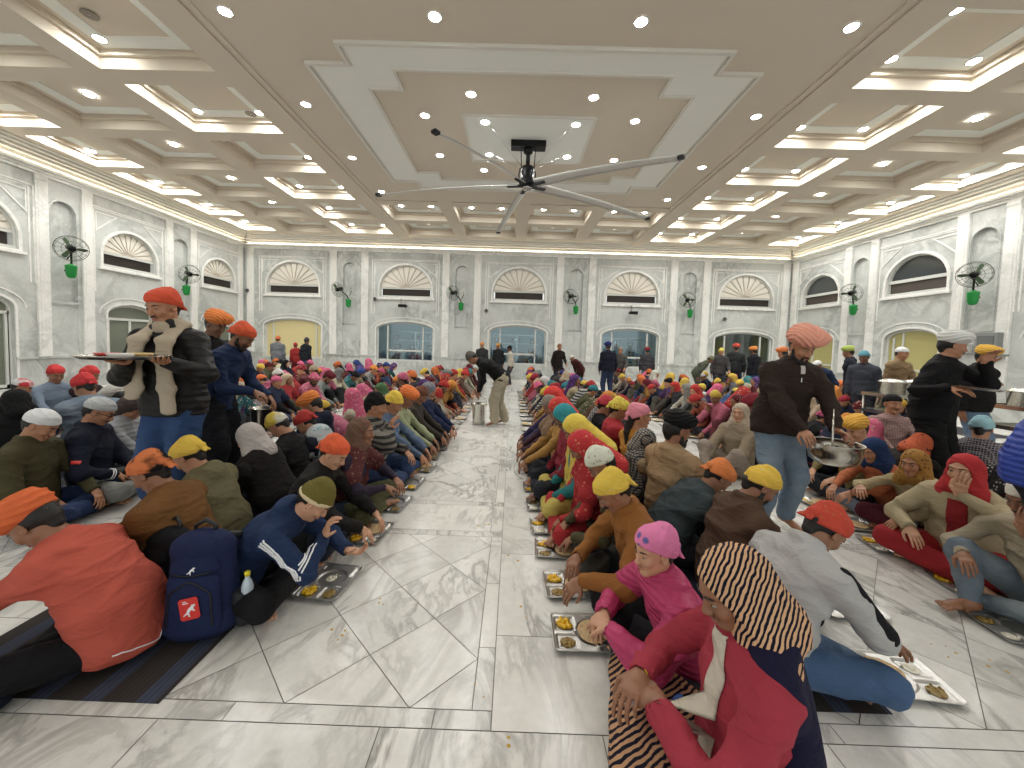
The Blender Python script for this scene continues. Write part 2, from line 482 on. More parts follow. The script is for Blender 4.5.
def head_sdf(female=False, age=1.):
    s = SDF(.02); f = .94 if female else 1.
    s.ell((0, -.012, .03), (.075, .094, .084)); s.ell((0, .022, -.022), (.062*f, .068, .088))
    s.cap((-.04*f, .0, -.06), (-.015, .062, -.098), .020, .018, .025); s.cap((.04*f, .0, -.06), (.015, .062, -.098), .020, .018, .025)
    s.ell((0, .070, -.100), (.021, .018, .017), None, .015)
    for x in (-1, 1):
        s.ell((x*.036, .064, -.028), (.022, .022, .024), None, .015)
        s.cap((x*.046, .066, .028), (x*.012, .084, .024), .008, .010, .012)
        s.ell((x*.031, .095, .000), (.016, .013, .009), None, .012, True); s.ell((x*.031, .0775, .0085), (.0135, .0115, .006), None, .004)
        s.ell((x*.077, -.008, -.012), (.008, .019, .031), None, .008)
        s.ell((x*.082, -.004, -.008), (.006, .010, .018), None, .004, True)
        s.ell((x*.011, .098, -.036), (.0085, .010, .0075), None, .006)
    s.cap((0, .080, .014), (0, .108, -.032), .008, .0105, .012)
    s.ell((0, .092, -.060), (.021, .009, .0055), None, .005); s.ell((0, .090, -.071), (.018, .010, .0065), None, .005)
    s.ell((0, .104, -.0655), (.020, .010, .0016), None, .003, True)
    return s

def lowhead(female=False):
    return head_sdf(female)

def pose(kind='sit', lean=25, side=0, hp=30, hy=0, tw=0, lh=None, rh=None, le=None, re=None, lhd=None, rhd=None, lhn=None, rhn=None,
         legs='cross', curl=.7, k=1., hr=0, lf=None, rf=None, hipz=None, fat=1., lk=None, rk=None):
    J = {}
    L = lean*RAD
    def dr(a): return Rz(tw*RAD)@A3(math.sin(side*RAD)*math.cos(a), math.sin(a), math.cos(a)*math.cos(side*RAD))
    if kind == 'sit':
        P = A3(0, 0, .125 if hipz is None else hipz)
        W = P+.15*dr(L*.45); Cc = W+.19*dr(L*1.0); T = Cc+.14*dr(L*1.25); NB = T+.06*dr(L*1.1)
    else:
        P = A3(0, 0, .93 if hipz is None else hipz)
        W = P+.16*dr(L*.6); Cc = W+.2*dr(L*.95); T = Cc+.14*dr(L*1.1); NB = T+.07*dr(L)
    X = Rz(tw*RAD)@A3(1, 0, 0)
    M = Rz(hy*RAD)@Rx(-hp*RAD)@Ry(hr*RAD)
    nd = nrm(dr(L)*.6+M@A3(0, .1, 1)*.6)
    HC = NB+nd*.085+M@A3(0, .012, .07)
    J.update(P=P, W=W, C=Cc, T=T, NB=NB, HC=HC, M=M, X=X, kind=kind, fat=fat, dr=dr, L=L)
    up = dr(L*1.2); fw = np.cross(X, -up); fw = nrm(np.cross(up, X))
    J['fw'] = fw; J['up'] = up
    for sgn, hd, eh, nm in ((-1, lh, le, 'l'), (1, rh, re, 'r')):
        S = T+X*sgn*.185*(.5+.5*fat)-up*.025+fw*.01
        if hd is None: hd = (sgn*.12, .52, .14) if kind == 'sit' else (sgn*.27, .05, .80)
        if eh is None: eh = (sgn*.8, -.25, -.35) if kind == 'sit' else (sgn*.5, -1, -.2)
        E, H = ik(S, hd, .29, .255, eh)
        J[nm+'S'] = S; J[nm+'E'] = E; J[nm+'H'] = H
        fd = nrm(H-E)
        dd = (lhd if nm == 'l' else rhd); nn = (lhn if nm == 'l' else rhn)
        J[nm+'hd'] = nrm(A3(*dd)) if dd is not None else nrm(fd+A3(0, 0, -.25))
        J[nm+'hn'] = A3(*nn) if nn is not None else A3(-sgn*.35, .1, -1)
    J['curl'] = curl
    for sgn, nm, ft, kk in ((-1, 'l', lf, lk), (1, 'r', rf, rk)):
        hip = P+A3(sgn*.09, 0, -.01)
        if kind == 'sit':
            if legs == 'cross':
                K = A3(sgn*.34, .30, .15); An = A3(-sgn*.13, .33 if sgn > 0 else .24, .06); Ft = An+A3(-sgn*.13, .06, -.02)
            elif legs == 'knee':
                K = A3(sgn*.22, .34, .36); An = A3(sgn*.05, .50, .07); Ft = An+A3(0, .15, -.04)
            elif legs == 'kneel':
                K = A3(sgn*.14, .42, .10); An = A3(sgn*.12, .0, .05); Ft = An+A3(0, -.14, 0)
            else:
                K = A3(sgn*.30, .30, .16) if sgn < 0 else A3(.2, .36, .34); An = A3(.1, .34, .06) if sgn < 0 else A3(.05, .46, .07); Ft = An+A3(.02*sgn, .14, -.03)
            if kk is not None: K = A3(*kk)
            if ft is not None: An = A3(*ft); Ft = An+A3(0, .15, -.03)
        else:
            An = A3(sgn*.11, 0, .09) if ft is None else A3(*ft)
            K, An = ik(hip, An, .44, .42, kk if kk is not None else (sgn*.12, 1, 0)); Ft = An+A3(sgn*.03, .16, -.05)
        J[nm+'P'] = hip; J[nm+'K'] = K; J[nm+'A'] = An; J[nm+'F'] = Ft
    return J

def body_sdf(J, female=False, hands=True, gap=0.):
    s = SDF(.03); X = J['X']; fw = J['fw']
    h = head_sdf(female).xf(J['M'], J['HC']); s.p += h.p
    s.cap(J['HC']+J['M']@A3(0, -.022, -.055), J['NB'], .050, .056, .03)
    s.cap(J['NB'], J['T'], .056, .07, .04)
    s.ecap(J['T']-J['up']*.02, J['C'], .075, .085, X, 1.5); s.ecap(J['C'], J['W'], .085, .082, X, 1.3); s.ecap(J['W'], J['P'], .082, .09, X, 1.4)
    for n, sg in (('l', -1), ('r', 1)):
        s.cap(J['T']+X*sg*.1-J['up']*.02, J[n+'S'], .05, .045)
        s.chain([J[n+'S'], J[n+'E'], J[n+'H']], [.042, .033, .0235])
        if hands: add_hand(s, J[n+'H'], J[n+'hd'], J[n+'hn'], sg*-1., J['curl'], fat=gap)
        s.chain([J[n+'P'], J[n+'K'], J[n+'A']], [.07, .046, .033])
        A_, F_ = J[n+'A'], J[n+'F']; fd = nrm(F_-A_)
        s.cap(A_, A_-fd*.03-A3(0, 0, .015), .033, .030, .02)
        s.cap(A_, F_, .034, .022, .02)
        sd = nrm(np.cross(fd, A3(0, 0, 1)))
        s.ecap(A_+(F_-A_)*.6, F_, .022, .017, sd, 1.9, .015)
        for i in range(5):
            o = (i-2)*.0165; s.cap(F_+sd*o*1.1, F_+sd*o*1.2+fd*(.034-abs(i-1.2)*.004), .0095 if i else .012, .0085, .004)
    return s

def face_parts(J, vox, female=False):
    """eyeballs with iris in the sockets: joined to the body mesh under their own material slots"""
    out = []
    for x in (-1, 1):
        e = SDF(.001); e.ell((x*.031, .0785, .000), (.0115, .0105, .0050)); out.append((e.xf(J['M'], J['HC']), 1))
        e = SDF(.001); e.ell((x*.031, .0850, -.0012), (.0058, .0046, .0056)); out.append((e.xf(J['M'], J['HC']), 2))
    for x in (-1, 1):
        e = SDF(.003); e.cap((x*.016, .0945, .023), (x*.034, .0885, .0265), .0036, .0034); e.cap((x*.034, .0885, .0265), (x*.047, .0775, .024), .0034, .0022); out.append((e.xf(J['M'], J['HC']), 4))
    e = SDF(.003); e.ell((0, .0935, -.0600), (.018, .0085, .0050)); e.ell((0, .0915, -.0712), (.0165, .0092, .0055)); out.append((e.xf(J['M'], J['HC']), 3))
    return out

def top_sdf(J, thick=.016, hem=.05, puff=0., sleeve=1., cuffs=True, collar=.5, length=0., hood=False, belly=0., cutz=.012):
    s = SDF(.045); X = J['X']; f = J['fat']*.97; t = thick; up = J['up']; fw = J['fw']
    s.ecap(J['T']-up*.015, J['C'], .085*f+t, .105*f+t, X, 1.55); s.ecap(J['C'], J['W'], .105*f+t, .108*f+t+belly*.4, X, 1.34)
    s.ecap(J['W']+fw*belly*.3, J['P']+A3(0, 0, hem*.3), .108*f+t+belly, .118*f+t+belly*.5, X, 1.38)
    if J['kind'] != 'sit' and not length: s.ecap(J['P']+A3(0, 0, .05), J['P']-A3(0, 0, .10), .116*f+t+belly*.4, .118*f+t, X, 1.36)
    if length:
        if J['kind'] == 'sit': s.ecap(J['P']+A3(0, .02, .0), J['P']+A3(0, .16, -.02), .12+t, .1+t, X, 1.9, .06)
        else: s.ecap(J['P'], J['P']-A3(0, 0, length), .125+t, .13+t, X, 1.35, .05)
    s.cap(J['T']+up*.01, J['NB']+up*.0, .078+t*.5, .062+t*.4, .04)
    for n, sg in (('l', -1), ('r', 1)):
        s.cap(J['T']+X*sg*.08-up*.01, J[n+'S']-up*.008, .066*f+t*.6, .053*f+t*.8, .05)
        H = J[n+'E']+(J[n+'H']-J[n+'E'])*sleeve*.97
        s.cap(J[n+'S'], J[n+'E'], .050*f+t*.75, .037*f+t*.75, .03); s.cap(J[n+'E'], H, .037*f+t*.75, .028*f+t*.45, .02)
        if puff:
            for q in range(5):
                a = J[n+'S']+(J[n+'E']-J[n+'S'])*(q+.5)/5; s.ell(a, .050*f+t*.8+puff, None, .02)
            for q in range(4):
                a = J[n+'E']+(H-J[n+'E'])*(q+.5)/4.5; s.ell(a, (.038-.003*q)*f+t*.75+puff, None, .02)
        # forearm slack
        s.ell(J[n+'E']+(H-J[n+'E'])*.10+A3(0, 0, -.010), .037*f+t*.8, None, .03)
    if collar:
        M = np.stack([X, np.cross(up, X), up], 1)
        s.torus(J['NB']+up*.012, .052+t*.3, .012+t*.3, M, 1.0, .015)
        if collar > .8: s.torus(J['NB']+up*.035, .054+t*.3, .012+t*.3, M, 1.0, .015)
    if hood:
        s.ell(J['NB']-fw*.085-up*.02, (.10, .05, .085), np.stack([X, np.cross(up, X), up], 1), .04)
        s.cap(J['NB']-fw*.06+X*.06, J['NB']+fw*.03+X*.06, .03, .02, .03); s.cap(J['NB']-fw*.06-X*.06, J['NB']+fw*.03-X*.06, .03, .02, .03)
    c = SDF(.02); c.p = s.p
    # neck opening
    c.cap(J['NB']+up*.03, J['NB']+up*.15, .046, .06, .008, True)
    for n in 'lr':   # open cuffs
        d = nrm(J[n+'H']-J[n+'E']); E = J[n+'E']+(J[n+'H']-J[n+'E'])*sleeve*.97
        c.cap(E+d*.018, E+d*.08, .029*f+t*.2, .036*f, .004, True)
    if J['kind'] == 'sit': c.half((0, 0, cutz), (0, 0, -1))
    else: c.half(J['P']-A3(0, 0, .07)*(1 if J['L'] < .5 else 0)-J['up']*(0 if J['L'] < .5 else .06), A3(0, 0, -1) if J['L'] < .5 else -J['up']*.5-A3(0, 0, .5), .01)
    return c

def legs_sdf(J, thick=.012, full=0., f=1., seat=0.):
    s = SDF(.05); X = J['X']; t = thick
    s.ecap(J['P']+A3(0, 0, .06), J['P']+A3(0, 0, -.02), .105+t+seat, .112+t+seat, X, 1.45)
    for n, sg in (('l', -1), ('r', 1)):
        s.chain([J[n+'P'], J[n+'K']], [.092*f+t+full*.3, .064*f+t+full*.5])
        s.cap(J[n+'K'], J[n+'A']+(J[n+'K']-J[n+'A'])*.1, .062*f+t+full*.6, .043*f+t+full, .03)
    d_ = SDF(.02); d_.p = s.p
    if J['kind'] == 'sit': d_.half((0, 0, .006), (0, 0, -1))
    return d_

def shawl_sdf(J, w=.03):
    s = SDF(.06); X = J['X']; up = J['up']; fw = J['fw']
    s.cap(J['NB']-X*.03-up*.02, J['lS']+(J['lE']-J['lS'])*.55, .095, .085); s.cap(J['NB']+X*.03-up*.02, J['rS']+(J['rE']-J['rS'])*.55, .095, .085)
    s.ecap(J['T']-fw*.03, J['W']-fw*.035, .11, .125, X, 1.7); s.ecap(J['W']-fw*.03, J['P']-fw*.03+A3(0, 0, .05), .125, .13, X, 1.55)
    s.cap(J['T']+fw*.06-X*.10-up*.03, J['W']+fw*.10-X*.09, .06, .055); s.cap(J['T']+fw*.06+X*.10-up*.03, J['W']+fw*.10+X*.09, .06, .055)
    c = SDF(.02); c.p = s.p
    c.cap(J['NB']+up*.05, J['NB']+up*.2, .05, .07, .01, True)
    if J['kind'] == 'sit': c.half((0, 0, .01), (0, 0, -1))
    return c

# head coverings, modelled around the head centre (face towards +Y)
def hw_sdf(kind):
    s = SDF(.02); extra = None
    if kind == 'turban':
        s.ell((0, -.015, .070), (.104, .118, .075), Rx(.12), .03); s.ell((0, -.03, .10), (.085, .095, .06), None, .04)
        for x in (-1, 1): s.ell((x*.045, .03, .085), (.068, .085, .055), Rz(x*-.35)@Rx(.3), .03)
        s.ell((0, -.005, -.015), (.070, .10, .07), None, .02, True); s.ell((0, .105, .01), (.042, .05, .038), None, .01, True)
    elif kind == 'bigturban':
        s.ell((0, -.01, .083), (.128, .126, .080), Rx(.1), .03)
        for x in (-1, 1): s.ell((x*.060, .02, .092), (.080, .095, .058), Rz(x*-.35)@Ry(x*-.12)@Rx(.2), .03)
        s.ell((0, -.03, .125), (.09, .09, .05), None, .04)
        s.ell((0, -.005, -.02), (.071, .10, .068), None, .02, True); s.ell((0, .115, .012), (.046, .055, .036), None, .012, True)
    elif kind == 'bandana':
        s.ell((0, -.014, .046), (.087, .106, .080), Rx(.22), .02); s.ell((0, -.028, .012), (.086, .098, .088), None, .02); s.ell((0, -.065, .07), (.06, .055, .058), Rx(.5), .03)
        s.ell((0, -.125, .0), (.032, .022, .026), None, .014)
        s.ecap((0, -.122, -.005), (-.035, -.145, -.095), .010, .014, (1, .2, .3), 2.2, .012); s.ecap((0, -.122, -.005), (.04, -.140, -.12), .010, .013, (1, -.2, -.3), 2.2, .012)
        s.half((0, .05, .036), (0, .52, -1), .008)
    elif kind == 'patka':
        s.ell((0, -.014, .044), (.0855, .105, .081), Rx(.2), .02); s.ell((0, -.028, .012), (.085, .096, .080), None, .02)
        s.ell((0, -.02, .115), (.045, .05, .022), None, .03)
        s.half((0, .05, .034), (0, .46, -1), .008)
    elif kind == 'beanie':
        s.ell((0, -.016, .040), (.0855, .104, .092), Rx(.12), .02); s.ell((0, -.026, .010), (.085, .096, .080), None, .02); s.ell((0, -.03, .105), (.05, .06, .04), None, .04)
        s.half((0, .04, .030), (0, .30, -1), .006)
        M = Rx(.28); s.torus((0, -.016, .022), .0855, .010, M, 1.16, .01)
    elif kind == 'cap':
        s.ell((0, -.016, .046), (.0865, .105, .076), Rx(.1), .02); s.ell((0, -.026, .018), (.085, .096, .075), None, .02); s.half((0, .04, .034), (0, .28, -1), .006)
    elif kind == 'scarf':
        s.ell((0, -.022, .030), (.090, .108, .098), None, .03); s.cap((0, -.045, -.02), (0, -.065, -.16), .088, .105, .05)
        s.cap((-.055, -.01, -.05), (-.10, .0, -.20), .048, .06, .04); s.cap((.055, -.01, -.05), (.10, .0, -.20), .048, .06, .04)
        s.cap((-.05, .03, -.13), (.05, .03, -.13), .045, .045, .04)
        s.ell((0, .075, -.018), (.058, .075, .082), None, .014, True); s.ell((0, .01, -.0), (.066, .08, .08), None, .01, True)
        s.half((0, .0, -.235), (0, 0, -1), .02)
    elif kind == 'hood':
        s.ell((0, -.022, .032), (.094, .112, .10), None, .03); s.cap((0, -.05, -.02), (0, -.07, -.13), .085, .08, .05)
        s.ell((0, .085, -.018), (.062, .085, .088), None, .014, True); s.ell((0, .01, -.01), (.068, .085, .085), None, .01, True)
    elif kind == 'veil':
        s.ell((0, -.022, .030), (.090, .110, .098), None, .03); s.ecap((0, -.06, -.0), (0, -.12, -.34), .085, .10, (1, 0, 0), 1.5, .05)
        s.cap((-.07, .0, -.04), (-.15, .0, -.26), .035, .04, .04); s.cap((.07, .0, -.04), (.15, .0, -.26), .035, .04, .04)
        s.ell((0, .09, -.03), (.060, .085, .105), None, .014, True); s.ell((0, .01, -.02), (.066, .085, .10), None, .01, True)
    elif kind == 'hair':
        s.ell((0, -.026, .028), (.0795, .096, .090), None, .02)
        s.cap((0, -.07, -.02), (0, -.06, -.07), .052, .035, .02)
        s.ell((0, .085, -.03), (.060, .075, .085), None, .012, True)
        for x in (-1, 1): s.ell((x*.078, .0, -.03), (.016, .022, .036), None, .008, True)
    elif kind == 'longhair':
        s.ell((0, -.026, .028), (.080, .096, .090), None, .02)
        s.cap((0, -.085, -.02), (0, -.11, -.18), .05, .03, .02); s.cap((0, -.11, -.18), (.02, -.10, -.34), .03, .012, .02)
        s.ell((0, .085, -.03), (.060, .075, .085), None, .012, True)
    elif kind == 'napehair':
        s.ell((0, -.026, .012), (.0775, .093, .072), None, .02)
        s.ell((0, .080, -.03), (.062, .082, .095), None, .012, True)
        for x in (-1, 1): s.ell((x*.078, .0, -.03), (.014, .020, .034), None, .008, True)
        s.cap((0, -.07, -.03), (0, -.06, -.062), .045, .035, .02)
    elif kind == 'beard':
        for x in (-1, 1):
            s.cap((x*.062, .008, -.03), (x*.050, .020, -.075), .013, .020, .015)
            s.cap((x*.050, .020, -.078), (x*.016, .070, -.108), .021, .022, .015)
            s.cap((0, .101, -.0505), (x*.024, .088, -.062), .0065, .006, .004)
            s.cap((x*.024, .088, -.062), (x*.020, .078, -.095), .0075, .012, .006)
        s.cap((-.016, .072, -.108), (.016, .072, -.108), .022, .022, .012)
        s.ell((0, .098, -.0665), (.0205, .018, .0095), None, .003, True)
    elif kind == 'moustache':
        for x in (-1, 1):
            s.cap((0, .1005, -.0505), (x*.024, .089, -.060), .0060, .0045, .004)
    elif kind == 'brows':
        for x in (-1, 1): s.cap((x*.016, .0945, .023), (x*.046, .0785, .025), .0036, .0028, .003)
    return s

def turban_folds(V, amp=.0042):
    v = V[:, 2]*1.0-np.abs(V[:, 0])*.75*np.clip((V[:, 1]+.12)*6, 0, 1)
    return amp*(1-1.9*np.abs(np.sin(v*88+.6)))*np.clip(V[:, 2]*30, 0, 1)
def cloth_folds(V, amp=.0032):
    a = np.arctan2(V[:, 0], -(V[:, 1]+.1)-.02)
    w = np.abs(np.sin(a*4.5+V[:, 2]*26+np.sin(V[:, 0]*40)*.8)); w2 = np.abs(np.sin(V[:, 2]*46+a*1.5+np.sin(V[:, 1]*50)))
    return amp*((1-w)**2*1.3-.3)+.0022*((1-w2)**2*1.2-.3)

HW = {}
def headmesh(kind, vox):
    key = (kind, vox)
    if key in HW: return HW[key]
    s = hw_sdf(kind); V, F = s.mesh(vox)
    hairy = kind in ('hair', 'napehair', 'beard', 'moustache', 'longhair', 'brows')
    wr = None
    if kind in ('turban', 'bigturban'): wr = turban_folds
    elif not hairy: wr = cloth_folds
    me = np_mesh({'napehair': 'hair', 'longhair': 'hair'}.get(kind, kind), [(V, F, 0)], [None], wr, 1)
    HW[key] = me
    return me
HAIR_COL = lin((26, 22, 20))
def hairmat(): return plain('hair', (24, 20, 19), .55, bump=.4, bscale=220)
WNAME = {'turban': 'turban', 'bigturban': 'turban', 'bandana': 'bandana', 'patka': 'head_cloth', 'beanie': 'beanie', 'cap': 'cloth_cap', 'scarf': 'headscarf', 'veil': 'headscarf', 'hood': 'headscarf'}

def head_child(root, J, kind, vox, color, mat, name=None, scale=1.):
    me = headmesh(kind, vox)
    if me.materials[0] is None or me.materials[0] != mat:
        if me.materials[0] is not None: me = me.copy()
        me.materials[0] = mat
    nm = name or WNAME.get(kind) or {'napehair': 'hair', 'longhair': 'hair'}.get(kind, kind)
    o = link_obj(nm, me, root, color=color)
    M4 = Matrix.Translation(Vector(J['HC']))@Matrix([list(map(float, r)) for r in J['M']]).to_4x4()@Matrix.Scale(scale, 4)
    o.matrix_local = M4
    return o

BODYM = None
def bodymats():
    return [skinmat(), plain('eye_white', (150, 138, 128), .5), plain('iris', (30, 20, 14), .15), plain('lips', (150, 88, 78), .5), hairmat()]

def make_person(J, loc, rz, label, vox=.008, female=False, s=1., skin=(168, 118, 88), top=('plain', (60, 60, 70)), topargs=None, topname='jacket',
                legs=('plain', (40, 42, 50)), legargs=None, hw=None, hwvox=None, hair='napehair', beard=None, shawl=None, group=None, folds=.0105, seed=0, headscale=1., cat='person'):
    """top/legs/hw/shawl: (cloth kind, colour[, second colour, scale, axis]); hw: (shape, cloth kind, colour, ...)"""
    root = empty('person', loc, rz, s); tag(root, label, cat, group)
    def cm(t): return cloth(t[0], *(t[2:])) if len(t) > 2 else cloth(t[0])
    parts = []
    V, F = body_sdf(J, female).mesh(max(.0045, vox*.72)); parts.append((V, F, 0))
    fv = .0022 if vox < .009 else .004
    for q, mi in face_parts(J, fv, female):
        V, F = q.mesh(fv); parts.append((V, F, mi))
    me = np_mesh('body', parts, bodymats(), None, 1)
    link_obj('body', me, root, color=lin(skin))
    V, F = top_sdf(J, **(topargs or {})).mesh(vox)
    me = np_mesh(topname, [(V, F, 0)], [cm(top)], wrinkle(folds, seed), 2)
    to = link_obj(topname, me, root, color=clin(top[1]))
    V, F = legs_sdf(J, **(legargs or {})).mesh(vox)
    me = np_mesh('trousers', [(V, F, 0)], [cm(legs)], wrinkle(folds*.8, seed+5), 2)
    link_obj('trousers', me, root, color=clin(legs[1]))
    hv = hwvox or max(.0045, vox*.7)
    if hair: head_child(root, J, hair, hv, HAIR_COL, hairmat())
    if hw: head_child(root, J, hw[0], hv, tuple(min(.9, v*1.28) for v in clin(hw[2])), cloth(hw[1], *(hw[3:])), scale=headscale)
    if beard: head_child(root, J, beard, min(hv, .005), HAIR_COL, hairmat())
    if shawl:
        V, F = shawl_sdf(J).mesh(vox)
        me = np_mesh('shawl', [(V, F, 0)], [cm(shawl)], wrinkle(folds*1.3, seed+9, 20.), 2)
        link_obj('shawl', me, root, color=clin(shawl[1]))
    return root

def surf(o):
    bm = bmesh.new(); bm.from_mesh(o.data); t = BVHTree.FromBMesh(bm); bm.free(); return t
def ribbon(o, pts, w, name, mat, off=.004, parent=None, nseg=24, color=None, thick=.003, ray=None):
    """a narrow strip laid over the surface of part o (points in the person's own frame)"""
    t = surf(o); P = []; pts = [Vector(p) for p in pts]
    for i in range(nseg+1):
        u = i/nseg*(len(pts)-1); k = min(int(u), len(pts)-2); p = pts[k].lerp(pts[k+1], u-k)
        co, no, _, _ = t.find_nearest(p)
        if ray is not None:
            rv = Vector(ray).normalized(); hc, hn, _, _ = t.ray_cast(p-rv*.27, rv)
            if hc is not None: co, no = hc, hn
        P.append((co, no))
    m = 2 if w < .03 else 7
    mb = MB(); vs = []
    for i, (co, no) in enumerate(P):
        d = (P[min(i+1, nseg)][0]-P[max(i-1, 0)][0]).normalized(); sd = d.cross(no).normalized(); A_ = []
        for k in range(m):
            q = co+sd*(k/(m-1)-.5)*w; c2, n2, _, _ = t.find_nearest(q)
            if ray is not None:
                hc, hn, _, _ = t.ray_cast(q-rv*.15, rv)
                if hc is not None and (hc-q).length < .08: c2, n2 = hc, hn
            A_.append((c2, n2))
        vs += [c+n*off for c, n in A_]+[c+n*(off-thick) for c, n in A_]
    fs = []
    for i in range(nseg):
        a = i*2*m; b = a+2*m
        for k in range(m-1): fs += [(a+k, a+k+1, b+k+1, b+k), (a+m+k, b+m+k, b+m+k+1, a+m+k+1)]
        fs += [(a, b, b+m, a+m), (a+m-1, a+2*m-1, b+2*m-1, b+m-1)]
    mb.add(vs, fs, True)
    return mb.build(name, mat, parent or o, color=color)
# ------------------------------------------------------------------ the hall
XL, XR, YF, YB = -11.57, 11.63, 16.5, -3.0
CX = .16; ZB = 5.84; ZC = 6.10
def struct(mb, name, mat, kind='structure', **k):
    o = mb.build(name, mat, **k); o['kind'] = kind; return o
M_wall = marble('wall_marble', (202, 204, 200), (154, 157, 154), .35, 1.0, veinpos=(.40, .60))
M_pil = marble('pilaster_marble', (236, 235, 230), (206, 206, 202), .3, .8)
M_floor = marble('floor_marble', (228, 226, 220), (150, 148, 143), 0.2, 1.25, tile=True, veinpos=(.46, .58))
M_grout = plain('grout', (126, 122, 115), .6)
M_ceil = plain('ceiling_paint', (214, 203, 186), .75)
M_ceilw = plain('ceiling_white', (238, 240, 234), .7)
M_white = plain('white_moulding', (222, 219, 210), .55)
M_frame = plain('window_white', (205, 206, 200), .45)
M_dark = plain('dark_grille', (70, 62, 56), .6)
M_ray = plain('sunburst_plaster', (226, 220, 208), .6)
M_ray2 = plain('sunburst_groove', (196, 186, 172), .7)

# floor: every slab a polygon with its own veins over a grout bed
def clip(poly, x0, x1, y0, y1):
    for ax, lim, sg in ((0, x0, 1), (0, x1, -1), (1, y0, 1), (1, y1, -1)):
        out = []
        for i in range(len(poly)):
            a, b = poly[i-1], poly[i]; da, db = sg*(a[ax]-lim), sg*(b[ax]-lim)
            if (da >= 0) != (db >= 0):
                t = da/(da-db); out.append((a[0]+t*(b[0]-a[0]), a[1]+t*(b[1]-a[1])))
            if db >= 0: out.append(b)
        poly = out
        if len(poly) < 3: return []
    return poly
tiles = []
G = .0022
def slab(x0, x1, y0, y1): tiles.append([(x0+G, y0+G), (x1-G, y0+G), (x1-G, y1-G), (x0+G, y1-G)])
def rowy(x0, x1, y0, y1, L, off=0.):
    y = y0-(off % L)
    while y < y1-1e-6: 
        a, b = max(y, y0), min(y+L, y1)
        if b-a > .02: slab(x0, x1, a, b)
        y += L
def rowx(x0, x1, y0, y1, L, off=0.):
    x = x0-(off % L)
    while x < x1-1e-6:
        a, b = max(x, x0), min(x+L, x1)
        if b-a > .02: slab(a, b, y0, y1)
        x += L
def diag(x0, x1, y0, y1, s=.40):
    c = s/math.sqrt(2); nx = int((x1-x0)/c)+3; ny = int((y1-y0)/c)+3
    for i in range(-1, nx):
        for j in range(-1, ny):
            if (i+j) % 2: continue
            px, py = x1-i*c, y0+j*c; g = G*1.4
            p = clip([(px-c+g, py), (px, py-c+g), (px+c-g, py), (px, py+c-g)], x0+G, x1-G, y0+G, y1-G)
            if p: tiles.append(p)
def panel(x0, x1, y0, y1, b=.09):
    rowx(x0, x1, y0, y0+b, .9, .3); rowx(x0, x1, y1-b, y1, .9, .5); rowy(x0, x0+b, y0+b, y1-b, .56, .1); rowy(x1-b, x1, y0+b, y1-b, .56, .2)
    diag(x0+b, x1-b, y0+b, y1-b)
XS = [(-11.6, -9.3), (-8.55, -6.3), (-5.6, -3.4), (-2.7, -.045), (.86, 3.1), (3.85, 6.1), (6.85, 9.1), (9.85, 11.7)]
ys = [1.555]
while ys[-1] < 16.5: ys.append(ys[-1]+2.27)
for i, (x0, x1) in enumerate(XS):
    y = 1.555
    while y < YF:
        panel(x0, x1, y, min(y+1.735, YF)); rowx(x0, x1, y+1.735, min(y+2.27, YF), 1.25, .4*i) if y+1.735 < YF else None
        y += 2.27
    if i < len(XS)-1:
        rowy(x1, XS[i+1][0], 1.555, YF, .85, .31)
rowx(-11.6, 11.7, .75, 1.555, .95, .32); rowx(-11.6, 11.7, -.1, .75, .95, .1); rowx(-11.6, 11.7, YB, -.1, .95, .5)
me = bpy.data.meshes.new('floor'); vs = [(-11.7, YB, -.004), (11.8, YB, -.004), (11.8, YF+.1, -.004), (-11.7, YF+.1, -.004)]; fs = [(0, 1, 2, 3)]; mi = [1]; cols = [0.]
for t in tiles:
    k = len(vs); vs += [(a, b, 0) for a, b in t]; fs.append(tuple(range(k, k+len(t)))); mi.append(0); cols.append(1)
me.from_pydata(vs, [], fs); me.materials.append(M_floor); me.materials.append(M_grout); me.polygons.foreach_set('material_index', mi)
ca = me.color_attributes.new('tile', 'FLOAT_COLOR', 'CORNER'); buf = []
for p in me.polygons:
    c = (RX.random(), RX.random(), RX.random(), 1); buf += list(c)*p.loop_total
ca.data.foreach_set('color', buf); me.update()
bm = bmesh.new(); bm.from_mesh(me)
for f in bm.faces:
    if f.normal.z < 0: f.normal_flip()
bm.to_mesh(me); bm.free()
tag(link_obj('floor', me), kind='structure')
struct(MB().box(-11.8, 11.9, YB, YF+.3, -.25, -.02), 'floor', M_grout)['kind'] = 'structure'

# walls with arched openings: built in 2d (u along the wall, v up), then placed
def arch(u, w, z0, zs, rise, n=20):
    """opening: jambs up to zs, then an elliptic arch"""
    p = [(u-w/2, z0), (u+w/2, z0)]
    for i in range(n+1):
        t = PI*i/n; p.append((u+w/2*math.cos(t), zs+rise*math.sin(t)))
    return p
def holed(u0, u1, z0, z1, holes, depth, name, mat):
    cu = bpy.data.curves.new(name, 'CURVE'); cu.dimensions = '2D'; cu.fill_mode = 'BOTH'; cu.extrude = depth/2
    for poly in [[(u0, z0), (u1, z0), (u1, z1), (u0, z1)]]+holes:
        sp = cu.splines.new('POLY'); sp.points.add(len(poly)-1); sp.use_cyclic_u = True
        for q, p in zip(sp.points, poly): q.co = (p[0], p[1], 0, 1)
    o = bpy.data.objects.new('t', cu); COL.objects.link(o)
    dg = bpy.context.evaluated_depsgraph_get(); me = bpy.data.meshes.new_from_object(o.evaluated_get(dg))
    bpy.data.objects.remove(o); bpy.data.curves.remove(cu); me.name = name; me.materials.clear(); me.materials.append(mat)
    return me
